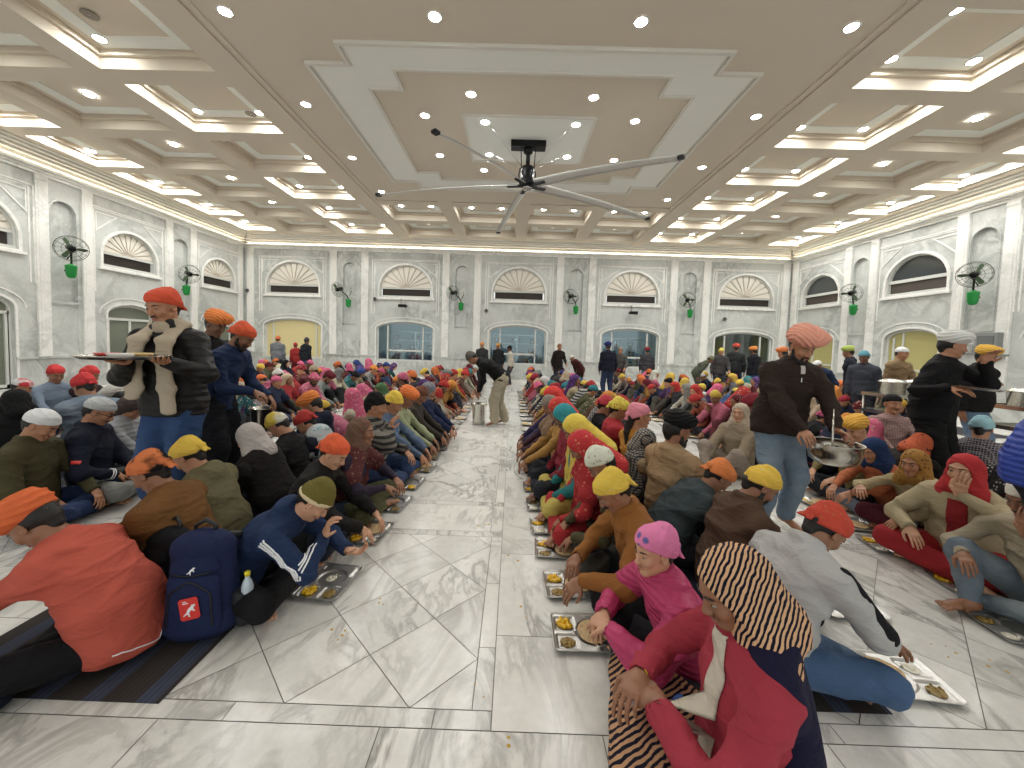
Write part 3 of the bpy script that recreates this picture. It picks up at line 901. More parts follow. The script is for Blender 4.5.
FAR = Matrix.Translation((0, YF, 0))@Matrix(((1, 0, 0, 0), (0, 0, -1, 0), (0, 1, 0, 0), (0, 0, 0, 1)))    # local (u, z, out) ; +w = towards the hall
LEFT = Matrix.Translation((XL, 0, 0))@Matrix(((0, 0, 1, 0), (1, 0, 0, 0), (0, 1, 0, 0), (0, 0, 0, 1)))
RIGHT = Matrix.Translation((XR, 0, 0))@Matrix(((0, 0, -1, 0), (1, 0, 0, 0), (0, 1, 0, 0), (0, 0, 0, 1)))
WALLS = {
 'far': dict(M=FAR, u0=XL-.1, u1=XR+.1, win=[-9.5, -4.67, .165, 4.96, 9.79], wtop=2.24, wlow=2.45, nic=[-7.07, -2.27, 2.58, 7.38], pil=[-11.3, -7.75, -6.4, -2.95, -1.6, 1.9, 3.25, 6.7, 8.08, 11.4], lowz=.77),
 'left': dict(M=LEFT, u0=YB, u1=YF, win=[1.18, 4.66, 8.14, 11.62, 15.1], wtop=1.64, wlow=1.42, nic=[2.92, 6.4, 9.88, 13.36], pil=[2.42, 3.42, 5.9, 6.9, 9.4, 10.4, 12.88, 13.84, 16.2], lowz=.22),
 'right': dict(M=RIGHT, u0=YB, u1=YF, win=[.98, 4.46, 7.94, 11.42, 14.9], wtop=1.74, wlow=1.56, nic=[2.84, 6.32, 9.8, 13.2], pil=[2.28, 3.3, 5.77, 6.77, 9.25, 10.25, 12.7, 13.67, 16.2], lowz=.77)}
M_glass = None
def glassmat(name, tint, mixf=.25, rough=.05):
    m = bpy.data.materials.new(name); m.use_nodes = True; nt = m.node_tree; nt.nodes.clear()
    out = nt.nodes.new('ShaderNodeOutputMaterial'); mx = nt.nodes.new('ShaderNodeMixShader'); tr = nt.nodes.new('ShaderNodeBsdfTransparent'); gl = nt.nodes.new('ShaderNodeBsdfGlossy')
    tr.inputs[0].default_value = (*tint, 1); gl.inputs['Roughness'].default_value = rough; mx.inputs[0].default_value = mixf
    gl.inputs[0].default_value = (.8, .85, .85, 1)
    nt.links.new(tr.outputs[0], mx.inputs[1]); nt.links.new(gl.outputs[0], mx.inputs[2]); nt.links.new(mx.outputs[0], out.inputs[0]); return m
G_clear = glassmat('clear_glass', (.85, .93, .95), .12)
G_dark = plain('dark_glass', (54, 60, 62), .12, spec=.8)
G_olive = plain('frosted_olive_panel', (176, 168, 112), .35)
G_yel = plain('frosted_yellow_panel', (214, 200, 150), .4)
WN = [0]
def inwall(mb, M, name, mat, kind='structure', parent=None, **k):
    o = mb.build(name, mat, **k); o.data.transform(M)
    if M.determinant() < 0: o.data.flip_normals()
    if parent is not None: o.parent = parent
    elif kind: o['kind'] = kind
    return o
for side, W in WALLS.items():
    M = W['M']; holes = []; wt, wl = W['wtop'], W['wlow']; lz = W['lowz']
    for u in W['win']:
        holes.append(arch(u, wt, 3.5, 3.80, wt/2*.94)); holes.append(arch(u, wl, lz, 2.14, .31))
    for u in W['nic']: holes.append(arch(u, .60, 1.02, 4.60, .30))
    me = holed(W['u0'], W['u1'], -.02, 5.72, holes, .30, 'wall_'+side, M_wall)
    me.transform(Matrix.Translation((0, 0, -.15))); me.transform(M)
    if M.determinant() < 0: me.flip_normals()
    o = link_obj('wall_'+side, me); o['kind'] = 'structure'
    # niche backs with a second arched panel
    b = MB()
    for u in W['nic']:
        b.box(u-.34, u+.34, .95, 4.95, -.20, -.09)
        b.box(u-.31, u+.31, 1.02, 2.25, -.09, -.03)
        b.frame(arch(u, .62, 2.35, 4.62, .30, 14), .05, -.01, .012)
    inwall(b, M, 'wall_'+side, M_wall)
    # dado ledge, skirting, cornice, frieze
    b = MB(); u0, u1 = W['u0'], W['u1']
    segs = [(u0, u1)]
    for u in W['win']:
        if lz < .9: segs = [q for s_ in segs for q in ((s_[0], u-wl/2), (u+wl/2, s_[1]))] if True else segs
        ns = []
        segs = [s_ for s_ in segs if s_[1]-s_[0] > .01]
    segs = sorted(segs); clean = []
    edges = [u0]+[e for u in W['win'] for e in (u-wl/2, u+wl/2)]+[u1]
    for i in range(0, len(edges), 2):
        if edges[i+1]-edges[i] > .02: clean.append((edges[i], edges[i+1]))
    for a, c in clean: b.box(a, c, .93, .985, 0, .035)
    inwall(b, M, 'trim_1', M_wall)
    b = MB(); b.box(u0, u1, 0, .12, 0, .02); inwall(b, M, 'baseboard_'+side, M_pil)
    b = MB(); b.box(u0, u1, 5.36, 5.43, 0, .05); b.box(u0, u1, 5.43, 5.48, 0, .10); b.box(u0, u1, 5.48, 5.53, 0, .17)
    inwall(b, M, 'trim_2', M_pil)
    # pilasters
    for u in W['pil']:
        b = MB(); w = .15 if side == 'far' else .13
        b.box(u-w, u+w, .985, 5.36, 0, .06); b.box(u-w*1.0, u+w*1.0, 5.24, 5.32, .06, .075)
        b.box(u-w*.62, u+w*.62, 1.2, 5.15, .06, .068)
        inwall(b, M, 'pilaster', M_pil, bevel=.006)
    # window surrounds
    for k, u in enumerate(W['win']):
        b = MB()
        b.frame(arch(u, wt+.06, 3.45, 3.80, wt/2*.94+.035), .07, -.02, .03)
        pw = wt/2+.30
        for dd, h in ((0, .03), (-.09, .018)):
            z0 = 2.75; b.frame([(u-pw-dd, 5.06+dd*.5), (u-pw-dd, z0)], .035, 0, h, closed=False); b.frame([(u+pw+dd, 5.06+dd*.5), (u+pw+dd, z0)], .035, 0, h, closed=False)
            b.frame([(u-pw-dd, 5.06+dd*.5), (u+pw+dd, 5.06+dd*.5)], .035, 0, h, closed=False)
        # spandrel triangles
        r = wt/2+.14
        for sg in (-1, 1):
            p = [(u+sg*(wt/2+.16), 4.92)]
            p += [(u+sg*r*math.cos(t), 3.80+r*.96*math.sin(t)) for t in (PI*.18, PI*.24, PI*.30, PI*.36)]
            p = [q for q in p if q[1] < 4.90]+[(u+sg*.50, 4.92)]
            b.frame([(u+sg*(wt/2+.16), 4.92), (u+sg*(wt/2+.16), 4.42), (u+sg*.80*wt/2/1.07, 4.76), (u+sg*.55*wt/2/1.07, 4.92)], .03, 0, .02)
        b.frame(arch(u, wl+.06, lz-.03, 2.14, .34)[1:]+[(u-wl/2-.03, lz)], .05, -.02, .02, closed=False); b.frame([(u+(wl/2+.22)*math.cos(PI*i/14), 2.14+.50*math.sin(PI*i/14)) for i in range(15)], .03, -.01, .014, closed=False)
        for z in (3.30,): b.box(u-wt/2-.12, u+wt/2+.12, z+.08, z+.15, 0, .07)
        inwall(b, M, 'trim_3', M_pil)
        # lower window
        WN[0] += 1
        wname = 'window_%d' % WN[0]
        root = empty(wname, M@Vector((u, lz, -.12))); root['kind'] = 'structure'
        f = MB(); f.frame(arch(u, wl-.06, lz+.03, 2.14, .28), .07, -.15, -.08)
        gl = MB(); mat = G_clear
        if side == 'far':
            xs = [u-wl*.31, u+wl*.31]
            if k == 0: xs = [u-wl*.36, u+wl*.40]
            for x in xs: f.box(x-.03, x+.03, lz+.05, 2.28, -.15, -.08)
            if 0 < k < 4: f.box(xs[0], xs[1], 1.18, 1.25, -.15, -.08)
            if k == 4: f.box(xs[0]-.6, xs[0], 1.28, 1.33, -.15, -.08)
            mat = G_clear if 0 < k < 4 else (G_yel if k == 0 else G_clear)
        elif side == 'left':
            f.box(u-.03, u+.03, lz+.05, 2.0, -.15, -.08); f.box(u-wl/2+.03, u+wl/2-.03, 1.98, 2.05, -.15, -.08); f.box(u-wl/2+.03, u+wl/2-.03, lz+.03, lz+.13, -.15, -.08)
            for x in (u-wl/2+.08, u+wl/2-.08): f.box(x-.035, x+.035, lz+.05, 2.0, -.15, -.08)
            mat = plain('grey_green_glass', (112, 118, 104), .15)
        else:
            f.box(u+wl*.16, u+wl*.16+.05, lz+.05, 2.34, -.15, -.08); f.box(u+wl*.34, u+wl*.34+.05, lz+.05, 2.2, -.15, -.08)
            f.box(u-wl/2+.03, u+wl/2-.03, 1.20, 1.26, -.15, -.08)
            mat = G_olive
        inwall(f, M, 'window_frame', M_frame, kind=None)
        gl.prism(arch(u, wl-.08, lz+.04, 2.14, .27), -.125, -.115)
        inwall(gl, M, 'pane', mat, kind=None)
        for o2 in [o for o in COL.objects if o.parent is None and o.name.split('.')[0] in ('window_frame', 'pane')]:
            o2.parent = root; o2.matrix_parent_inverse = Matrix.Translation(-root.location)
        # upper lunette
        WN[0] += 1
        root = empty('window_%d' % WN[0], M@Vector((u, 3.5, -.12))); root['kind'] = 'structure'
        R = wt/2-.045
        if side in ('far', 'left'):
            f = MB(); f.frame(arch(u, wt-.04, 3.53, 3.80, wt/2*.94-.02), .045, -.16, -.04); f.box(u-wt/2, u+wt/2, 3.84, 3.90, -.14, -.06)
            inwall(f, M, 'window_frame', M_frame, kind=None)
            r_ = MB(); cz = 3.90; n = 11
            pl = [(u+R*math.cos(PI*i/28), 3.90+(R*.90)*math.sin(PI*i/28)) for i in range(29)]
            r_.mi = 1; r_.prism(pl, -.16, -.12); r_.mi = 0
            for i in range(n):
                a0 = PI*(i+.10)/n; a1 = PI*(i+.90)/n; am = (a0+a1)/2
                tip = (u+.12*math.cos(am), cz+.12*math.sin(am)*.9)
                q = [tip]+[(u+R*.99*math.cos(a), cz+R*.89*math.sin(a)) for a in (a0, am, a1)]
                r_.prism(q, -.12, -.085)
            inwall(r_, M, 'sunburst_panel', [M_ray, M_ray2], kind=None)
            d = MB(); d.box(u-wt/2+.1, u+wt/2-.1, 3.57, 3.845, -.16, -.12)
            for i in range(14): d.box(u-wt/2+.1, u+wt/2-.1, 3.58+i*.019, 3.588+i*.019, -.12, -.105)
            inwall(d, M, 'dark_grille', M_dark, kind=None)
        else:
            f = MB(); f.frame(arch(u, wt-.04, 3.53, 3.80, wt/2*.94-.02), .045, -.16, -.04); f.box(u-wt/2, u+wt/2, 3.86, 3.95, -.14, -.06)
            inwall(f, M, 'window_frame', M_frame, kind=None)
            d = MB(); d.prism(arch(u, wt-.1, 3.56, 3.82, wt/2*.94-.05), -.13, -.12); inwall(d, M, 'pane', G_dark, kind=None)
            d = MB(); d.box(u-wt/2+.08, u+wt/2-.08, 3.575, 3.86, -.119, -.10); inwall(d, M, 'dark_grille', M_dark, kind=None)
        for o2 in [o for o in COL.objects if o.parent is None and o.name.split('.')[0] in ('window_frame', 'pane', 'sunburst_panel', 'dark_grille')]:
            o2.parent = root; o2.matrix_parent_inverse = Matrix.Translation(-root.location)

# rooms seen through the far windows
M_room = plain('far_room_wall', (196, 212, 214), .7); M_steel = plain('steel', (190, 190, 188), .22, 1.)
M_rlight = plain('far_room_light', (220, 240, 255), .5, emit=(215, 238, 255), es=4.5)
for k, u in ((1, -4.67), (2, .165), (3, 4.96), (4, 9.79)):
    b = MB(); b.box(u-2.2, u+2.2, 20.2, 20.3, 0, 3.2); b.box(u-2.3, u-2.2, 16.82, 20.3, 0, 3.2); b.box(u+2.2, u+2.3, 16.82, 20.3, 0, 3.2); b.box(u-2.3, u+2.3, 16.82, 20.3, 3.1, 3.2); b.box(u-2.3, u+2.3, 16.82, 20.3, -.05, 0)
    struct(b, 'wall_back_room', M_room if k < 4 else plain('dim_room_wall', (120, 112, 88), .8))
    b = MB(); b.box(u-1.2, u+1.2, 17.6, 17.9, 3.02, 3.095) if k < 4 else b.box(u-.1, u+.1, 17.6, 17.9, 3.05, 3.1)
    tag(b.build('strip_light', M_rlight), ['', 'white strip light in the room behind the second window from left', 'white strip light in the room behind the middle window', 'white strip light in the room behind the fourth window from left', 'small strip light in the dim room behind the last window'][k], 'light')
    if k < 4:
        r = empty('steel_shelf_rack', (u, 18.6, 0)); tag(r, ['', 'steel rack with pans behind the second window from left', 'steel rack with pans behind the middle window', 'steel rack with pans behind the fourth window from left'][k], 'rack')
        b = MB()
        for x in (-1.1, 0, 1.1):
            for y in (-.25, .25): b.box(x-.03, x+.03, y-.03, y+.03, 0, 2.1)
        b.build('upright', M_steel, r)
        for z in (.7, 1.2, 1.65, 2.05):
            b = MB(); b.box(-1.15, 1.15, -.3, .3, z, z+.035); b.build('shelf', M_steel, r)
        for i in range(9):
            x = -1+(i % 3)*.85+RX.uniform(-.1, .1); z = (.738, 1.238, 1.688)[i//3]; rr = RX.uniform(.12, .22)
            b = MB(); b.lathe([(.01, 0), (rr*.8, 0), (rr, .06), (rr, .22), (rr*.94, .22), (rr*.9, .03), (.01, .02)], 20, cap=False)
            tag(b.build('cooking_pot', [M_steel, plain('blue_crate', (60, 110, 160), .5)][:1], None, (u+x, 18.6, z)), 'steel pot stacked on the rack behind the far windows', 'pot', 'pots behind the far windows')

# ------------------------------------------------------------------ ceiling
b = MB(); b.box(XL-.1, XR+.1, YB, YF+.1, ZC, ZC+.2); struct(b, 'ceiling', M_ceil)
b = MB(); b.box(CX-4.45, CX+4.45, YB, 11.72, ZB, ZC); struct(b, 'ceiling', M_ceil)
BX = [i*2.37 for i in (-4, -3, -2, -1, 0, 1, 2, 3, 4)]
BY = [6.33-1.82*k for k in range(5, 0, -1)]+[6.33+1.82*k for k in range(0, 6)]
EX = 11.0; YE = 15.75
for bx in BX:
    if abs(bx) < 4: y0, w = 11.72, .21
    elif abs(bx) < 5: y0, w = YB, .30
    else: y0, w = YB, .21
    b = MB(); b.box(CX+bx-w, CX+bx+w, y0, YF-.35, ZB-.004*(abs(bx) > 4 and abs(bx) < 5), ZC)
    if 4 < abs(bx) < 5:
        sg = 1 if bx > 0 else -1
        b.box(CX+bx-sg*.34-.03, CX+bx-sg*.34+.03, y0, 11.7, ZB-.03, ZB); b.box(CX+bx-.24, CX+bx+.24, y0, YF-.35, ZB-.03, ZB)
    struct(b, 'ceiling_beam', M_ceil)
for y in BY:
    b = MB()
    for x0, x1 in ((CX-EX, CX-4.5), (CX+4.5, CX+EX)) if y < 11 else ((CX-EX, CX+EX),): b.box(x0, x1, y, y+.37, ZB+.001, ZC)
    struct(b, 'ceiling_beam', M_ceil)
b = MB()
for sg in (-1, 1): b.box(CX+sg*EX-.08, CX+sg*EX+.08, YB, YF-.5, ZB, ZC)
struct(b, 'ceiling_beam', M_ceil)
# coffers: inner step and white painted frame
def cof(x0, x1, y0, y1):
    b = MB(); b.mi = 0
    for o_, z in ((.06, ZC-.08),):
        b.frame([(x0+o_/2, y0+o_/2), (x1-o_/2, y0+o_/2), (x1-o_/2, y1-o_/2), (x0+o_/2, y1-o_/2)], o_, z, ZC)
    b.mi = 1; m = .30
    b.frame([(x0+m, y0+m*.75), (x1-m, y0+m*.75), (x1-m, y1-m*.75), (x0+m, y1-m*.75)], .23, ZC-.012, ZC)
    struct(b, 'ceiling_coffer', [M_ceil, M_ceilw])
CF = []
for i in range(len(BX)-1):
    xa = CX+BX[i]+(.30 if abs(BX[i]) > 4 and abs(BX[i]) < 5 else .21); xb = CX+BX[i+1]-(.30 if abs(BX[i+1]) > 4 and abs(BX[i+1]) < 5 else .21)
    for j in range(len(BY)-1):
        central = abs(BX[i]+BX[i+1]) < 8.5
        if central and BY[j] < 11: continue
        CF.append((xa, xb, BY[j]+.37, BY[j+1], i, j))
for sg in (-1, 1):
    for j in range(len(BY)-1):
        a, c = sorted((CX+sg*(9.48+.21), CX+sg*(EX-.08))); CF.append((a, c, BY[j]+.37, BY[j+1], 0 if sg < 0 else 9, j))
for c in CF: cof(*c[:4])
# stepped cove above the cornice
for side, W in WALLS.items():
    b = MB(); n = 6; dep = .62 if side != 'far' else .75
    pts = []
    for i in range(n):
        t0 = i/n; t1 = (i+1)/n
        b.box(W['u0'], W['u1'], 5.60+.34*t0**.8, ZC+.02, t0*dep, t1*dep+.012)
    o = inwall(b, W['M'], 'trim_4', M_white)
M_led = plain('cove_led', (255, 244, 226), .5, emit=(255, 240, 216), es=14.)
for side, W in WALLS.items():
    b = MB(); b.box(W['u0']+.3, W['u1']-.3, 5.532, 5.545, .10, .12)
    o = inwall(b, W['M'], 'led_strip', M_led, kind=None)
    tag(o, {'far': 'warm cove light strip on the cornice of the end wall', 'left': 'warm cove light strip on the cornice of the left wall', 'right': 'warm cove light strip on the cornice of the right wall'}[side], 'light')
# stepped white frame on the flat ceiling
def stepped(a, a2, y0, y0b, y1b, y1):
    return [(CX-a2, y0), (CX+a2, y0), (CX+a2, y0b), (CX+a, y0b), (CX+a, y1b), (CX+a2, y1b), (CX+a2, y1), (CX-a2, y1), (CX-a2, y1b), (CX-a, y1b), (CX-a, y0b), (CX-a2, y0b)]
outer = stepped(3.44, 2.80, 5.63, 6.05, 10.27, 10.70); inner = stepped(2.68, 2.14, 6.13, 6.60, 9.72, 10.08)
me = holed(-9, 9, 0, 1, [], .01, 't', M_ceilw); bpy.data.meshes.remove(me)
cu = bpy.data.curves.new('c', 'CURVE'); cu.dimensions = '2D'; cu.fill_mode = 'BOTH'; cu.extrude = .006
for poly in (outer, inner):
    sp = cu.splines.new('POLY'); sp.points.add(len(poly)-1); sp.use_cyclic_u = True
    for q, p in zip(sp.points, poly): q.co = (p[0], p[1], 0, 1)
o = bpy.data.objects.new('t', cu); COL.objects.link(o); me = bpy.data.meshes.new_from_object(o.evaluated_get(bpy.context.evaluated_depsgraph_get())); bpy.data.objects.remove(o)
me.materials.clear(); me.materials.append(M_ceilw); me.name = 'ceiling_panel'
o = link_obj('ceiling_panel', me, loc=(0, 0, ZB-.008)); o['kind'] = 'structure'
b = MB(); b.frame(outer, .055, ZB-.05, ZB-.001); b.frame(inner, .05, ZB-.045, ZB-.001); b.frame([(p[0]*.985+CX*.015, p[1]*.985+8.16*.015) for p in outer], .02, ZB-.03, ZB-.001)
b.frame([(CX-1.22, 7.28), (CX+1.22, 7.28), (CX+1.22, 9.05), (CX-1.22, 9.05)], .05, ZB-.035, ZB-.001)
struct(b, 'trim_5', M_white)
b = MB(); b.box(CX-1.2, CX+1.2, 7.3, 9.03, ZB-.012, ZB-.002); struct(b, 'ceiling_panel', M_ceilw)

# downlights
M_disc = plain('lamp_glow', (255, 250, 240), .5, emit=(252, 253, 250), es=205.)
M_rim = plain('lamp_rim', (235, 232, 225), .5)
def mk_light():
    r = empty('ceiling_light')
    b = MB(); b.lathe([(.075, 0), (.098, 0), (.102, -.008), (.078, -.012)], 20, cap=False); b.build('rim', M_rim, r)
    b = MB(); b.add([(.075*math.cos(t*PI/5), .075*math.sin(t*PI/5), -.006) for t in range(10)]+[(0, 0, -.006)], [(10, (i+1) % 10, i) for i in range(10)])
    o = b.build('diffuser', M_disc, r, fix=False)
    return r
L0 = mk_light(); LN = [0]
def light(x, y, z, label, group):
    o = L0 if LN[0] == 0 else fan_copy(L0, (x, y, z)); LN[0] += 1
    o.location = (x, y, z); tag(o, label, 'light', group)
FL = 'recessed round white downlight in the flat beige ceiling outside the white stepped frame'
for x in (-3.87, 4.2):
    for y in (1.2, 3.2, 5.18, 7.12, 9.1, 11.08): light(x, y, ZB-.002, FL, 'flat ceiling downlights')
for x in (-1.15, 1.51):
    for y in (5.18, 3.2): light(x, y, ZB-.002, FL, 'flat ceiling downlights')
IN = 'recessed downlight in the beige ceiling between white stepped frame and fan panel'
for x, y in ((-.85, 6.71), (1.22, 6.71), (2.12, 7.36), (-1.78, 7.36), (-1.79, 8.87), (2.12, 8.87), (-.85, 9.55), (1.21, 9.55)): light(x, y, ZB-.002, IN, 'downlights round the fan')
for x, y in ((-.67, 7.5), (1.05, 7.5), (1.05, 8.75), (-.67, 8.75)): light(x, y, ZB-.014, 'downlight in the white square panel above the fan', 'downlights on the white fan panel')
def side(x): return 'left' if x < CX-4.5 else ('right' if x > CX+4.5 else 'middle')
for xa, xb, ya, yb, i, j in CF:
    xc, yc = (xa+xb)/2, (ya+yb)/2
    if yc < 1.5 or abs(xc)/max(.1, yc) > 1.6: continue
    ac = abs(xc-CX); s_ = side(xc)
    if ac > 10 or 4.7 < ac < 7:
        q = [(-.62, -.43), (.62, -.43), (.62, .43), (-.62, .43)] if ac < 7 else [(-.42, -.43), (.36, -.43), (.36, .43), (-.42, .43)]
        if s_ == 'left' and 4.7 < ac < 7 and j % 2 == 0: q = q[1:3] if j % 4 else [q[1], q[3]]
        for dx, dy in q: light(xc+dx, yc+dy, ZC-.014, 'recessed downlight at a coffer corner on the %s side of the ceiling' % s_, s_+' side coffer corner downlights')
    elif ac < 4.7:
        if j % 2 == 0: [light(xc+dx, yc, ZC-.014, 'recessed downlight in the coffers between flat ceiling and end wall', 'end coffer downlights') for dx in (-.5, .5)]
        else: light(xc, yc, ZC-.014, 'recessed downlight in the coffers between flat ceiling and end wall', 'end coffer downlights')
    else: light(xc, yc, ZC-.014, 'recessed downlight at the centre of a coffer on the %s side' % s_, s_+' side coffer centre downlights')
# small ceiling speakers in the coffers on the left
sp0 = None
for x, y in ((-6.1, 5.6), (-6.4, 6.75), (-5.4, 7.9), (-5.3, 9.8)):
    b = MB(); b.lathe([(.01, -.012), (.09, -.012), (.1, -.008), (.1, 0)], 20, cap=False)
    tag(b.build('ceiling_speaker', plain('speaker_grille', (150, 142, 130), .7), None, (x, y, ZC-.014)), 'flat grey round speaker set in a left side ceiling coffer', 'speaker', 'ceiling speakers')

# ------------------------------------------------------------------ the big ceiling fan
M_blk = plain('black_metal', (22, 22, 24), .35, .6); M_blade = plain('fan_blade', (206, 205, 200), .5, .1)
fan = empty('ceiling_fan', (.18, 8.2, ZB)); tag(fan, 'huge five-blade ceiling fan hanging below the white square panel', 'fan')
b = MB(); b.box(-.36, .36, -.12, .12, -.14, -.014); b.build('mount_plate', M_blk, fan, bevel=.012)
HZ = 4.98-ZB
b = MB(); b.tube([(0, 0, -.1), (0, 0, HZ+.35)], .045, 12); b.lathe([(.04, -.14), (.10, -.16), (.10, -.22), (.05, -.26)], 16); b.build('drop_rod', M_blk, fan)
b = MB(); b.lathe([(.06, HZ+.38), (.13, HZ+.34), (.15, HZ+.22), (.13, HZ+.1), (.17, HZ+.07), (.17, HZ-.03), (.10, HZ-.07), (.03, HZ-.09)], 20)
for k in range(4):
    a = k*PI/2+.4; b.tube([(.17*math.cos(a), .17*math.sin(a), HZ+.30), (.20*math.cos(a), .20*math.sin(a), HZ+.15), (.17*math.cos(a), .17*math.sin(a), HZ+.02)], .014, 6)
b.build('motor', M_blk, fan)
b = MB(); b.lathe([(.02, HZ-.13), (.07, HZ-.12), (.10, HZ-.08), (.10, HZ-.06)], 16); b.build('hub_cap', M_steel, fan)
for sx, sy in ((-1, -1), (1, -1), (1, 1), (-1, 1)):
    b = MB(); b.tube([(sx*.10, sy*.05, HZ+.3), (sx*.75, sy*.55, -.02)], .004, 5); b.build('guy_wire', M_steel, fan)
    b = MB(); b.tube([(sx*.15, sy*.04, -.14), (sx*.13, sy*.04, HZ+.3)], .010, 6); b.build('brace_rod', M_blk, fan)
for a, Lb in ((-123, 2.62), (-34, 2.95), (25, 3.25), (104, 2.95), (174, 3.2)):
    b = MB(); n = 14; sec = []
    for i in range(n+1):
        t = i/n; r = .20+(Lb-.20)*t; w = .24-.08*t; z = HZ-.02-.16*t*t; tw_ = -.42+.12*t
        pr = [(-w/2, 0), (-w*.25, .014), (w*.1, .016), (w/2, .003), (w*.1, -.006), (-w*.25, -.008)]
        sec.append([(r, p[0]*math.cos(tw_)-p[1]*math.sin(tw_), z+p[0]*math.sin(tw_)+p[1]*math.cos(tw_)) for p in pr])
    vs = [p for s_ in sec for p in s_]; m_ = 6; fs = [(i*m_+k, i*m_+(k+1) % m_, (i+1)*m_+(k+1) % m_, (i+1)*m_+k) for i in range(n) for k in range(m_)]+[tuple(range(m_)), tuple(range(n*m_, n*m_+m_))]
    b.add(vs, fs, True); bl = b.build('blade', M_blade, fan, rot=(0, 0, a*RAD))
    b = MB(); b.box(.08, .42, -.045, .045, HZ-.05, HZ-.02); b.build('blade_bracket', M_blk, bl)
    b = MB(); b.box(Lb-.01, Lb+.10, -.055, .05, HZ-.205, HZ-.15); b.build('blade_tip', M_blk, bl, bevel=.012)

# ------------------------------------------------------------------ wall fans over green pots
M_green = plain('green_plastic', (24, 140, 62), .45); M_cage = plain('fan_cage', (74, 82, 62), .4, .5)
def wall_fan():
    r = empty('wall_fan')          # local: x along the wall, y out of the wall, z up
    b = MB(); b.lathe([(.03, -.19), (.07, -.17), (.098, -.10), (.112, .10), (.118, .13), (.09, .14), (.05, .16), (.03, .18)], 20, c=(0, .15, 0)); b.build('green_housing', M_green, r)
    b = MB(); b.box(-.03, .03, 0, .16, -.02, .02); b.tube([(0, .16, .18), (.05, .22, .30), (.16, .34, .42)], .022, 8); b.tube([(.0, .05, .3), (-.10, .10, .50), (-.06, .12, .62)], .014, 6)
    b.build('bracket_arm', M_blk, r)
    c = Vector((.30, .52, .50)); d = Vector((.45, .75, -.25)).normalized(); q = d.to_track_quat('Z', 'Y').to_matrix().to_4x4(); T4 = Matrix.Translation(c)@q
    def T(p): return T4@Vector(p)
    b = MB(); R = .31
    for rr, zz in ((R, 0), (R*.93, .07), (R*.93, -.06), (R*.6, .10), (R*.25, .11), (.08, .11)): b.tube([T((rr*math.cos(2*PI*k/28), rr*math.sin(2*PI*k/28), zz)) for k in range(28)], .0045, 5, True)
    for k in range(14):
        a = 2*PI*k/14; b.tube([T((rr*math.cos(a), rr*math.sin(a), zz)) for rr, zz in ((.06, .11), (R*.6, .10), (R*.93, .07), (R, 0), (R*.93, -.06), (.07, -.10))], .0028, 4)
    b.build('cage', M_cage, r)
    b = MB(); m_ = MB()
    for k in range(3):
        a = 2*PI*k/3; pts = []
        for rr, w in ((.05, .03), (.14, .075), (.24, .09), (.27, .04)):
            for s_ in (-1, 1): t = a+s_*w/rr*.5; pts.append(T((rr*math.cos(t), rr*math.sin(t), .03*s_)))
        b.add(pts+[p+d*.004 for p in pts], [(0, 1, 3, 2), (2, 3, 5, 4), (4, 5, 7, 6), (8, 10, 11, 9), (10, 12, 13, 11), (12, 14, 15, 13)], True)
    b.build('blades', plain('fan_blades_green', (64, 86, 58), .4), r)
    m_.tube([T((0, 0, .06)), T((0, 0, -.05)), T((0, 0, -.22))], .075, 14); m_.tube([T((0, 0, -.18)), (.16, .34, .42)], .02, 6); m_.build('motor', M_blk, r)
    return r
w0 = wall_fan()
FP = [(-7.04, YF-.02, PI, 'wall fan over green housing in the first niche from the left of the end wall'), (-2.27, YF-.02, PI, 'wall fan over green housing in the second niche of the end wall'),
      (2.58, YF-.02, PI, 'wall fan over green housing in the third niche of the end wall'), (7.38, YF-.02, PI, 'wall fan over green housing in the fourth niche of the end wall'),
      (XL+.02, 9.88, -PI/2, 'wall fan with round wire cage on the left wall, nearer one'), (XL+.02, 13.36, -PI/2, 'wall fan with round wire cage on the left wall, farther one'),
      (XR-.02, 9.8, PI/2, 'wall fan with round wire cage on the right wall, nearer one'), (XR-.02, 13.2, PI/2, 'wall fan with round wire cage on the right wall, farther one')]
for i, (x, y, rz, lb) in enumerate(FP):
    o = w0 if i == 0 else fan_copy(w0, (x, y, 3.17)); o.location = (x, y, 3.17); o.rotation_euler = (0, 0, rz); tag(o, lb, 'fan', 'wall fans')
    if i in (6, 7): o.scale = (-1, 1, 1)
# cameras / speakers hanging under lunettes, panel on the right wall
for x, lb in ((-4.7, 'small black speaker hanging under the second lunette from left'), (4.96, 'small black speaker hanging under the fourth lunette from left')):
    r = empty('hanging_speaker', (x, YF, 3.1)); tag(r, lb, 'speaker')
    b = MB(); b.box(-.17, .17, -.40, -.18, -.06, .06); b.build('case', M_blk, r, bevel=.015)
    b = MB(); b.tube([(-.08, -.02, .30), (-.08, -.28, .30), (-.08, -.28, .05)], .012, 6); b.build('bracket', M_blk, r)
for x, z in ((-5.95, 3.4), (-1.2, 3.05), (8.9, 3.0), (-11.4, 3.6)):
    r = empty('security_camera', (x, YF, z)); tag(r, {-5.95: 'small grey dome camera on the end wall left of second window bay', -1.2: 'small dark camera on the end wall by the middle bay', 8.9: 'small dark camera high on the end wall near the right corner', -11.4: 'small dark camera in the far left corner'}[x], 'camera')
    b = MB(); b.lathe([(.01, -.10), (.05, -.085), (.075, -.03), (.08, 0)], 14, c=(0, -.10, 0)); b.build('dome', plain('grey_dome', (92, 92, 90), .3), r)
    b = MB(); b.box(-.04, .04, -.14, 0, 0, .04); b.build('mount', M_blk, r)
r = empty('electrical_box', (XR, 9.42, 2.0)); tag(r, 'grey metal electrical box on the right wall under the fan', 'electrical box')
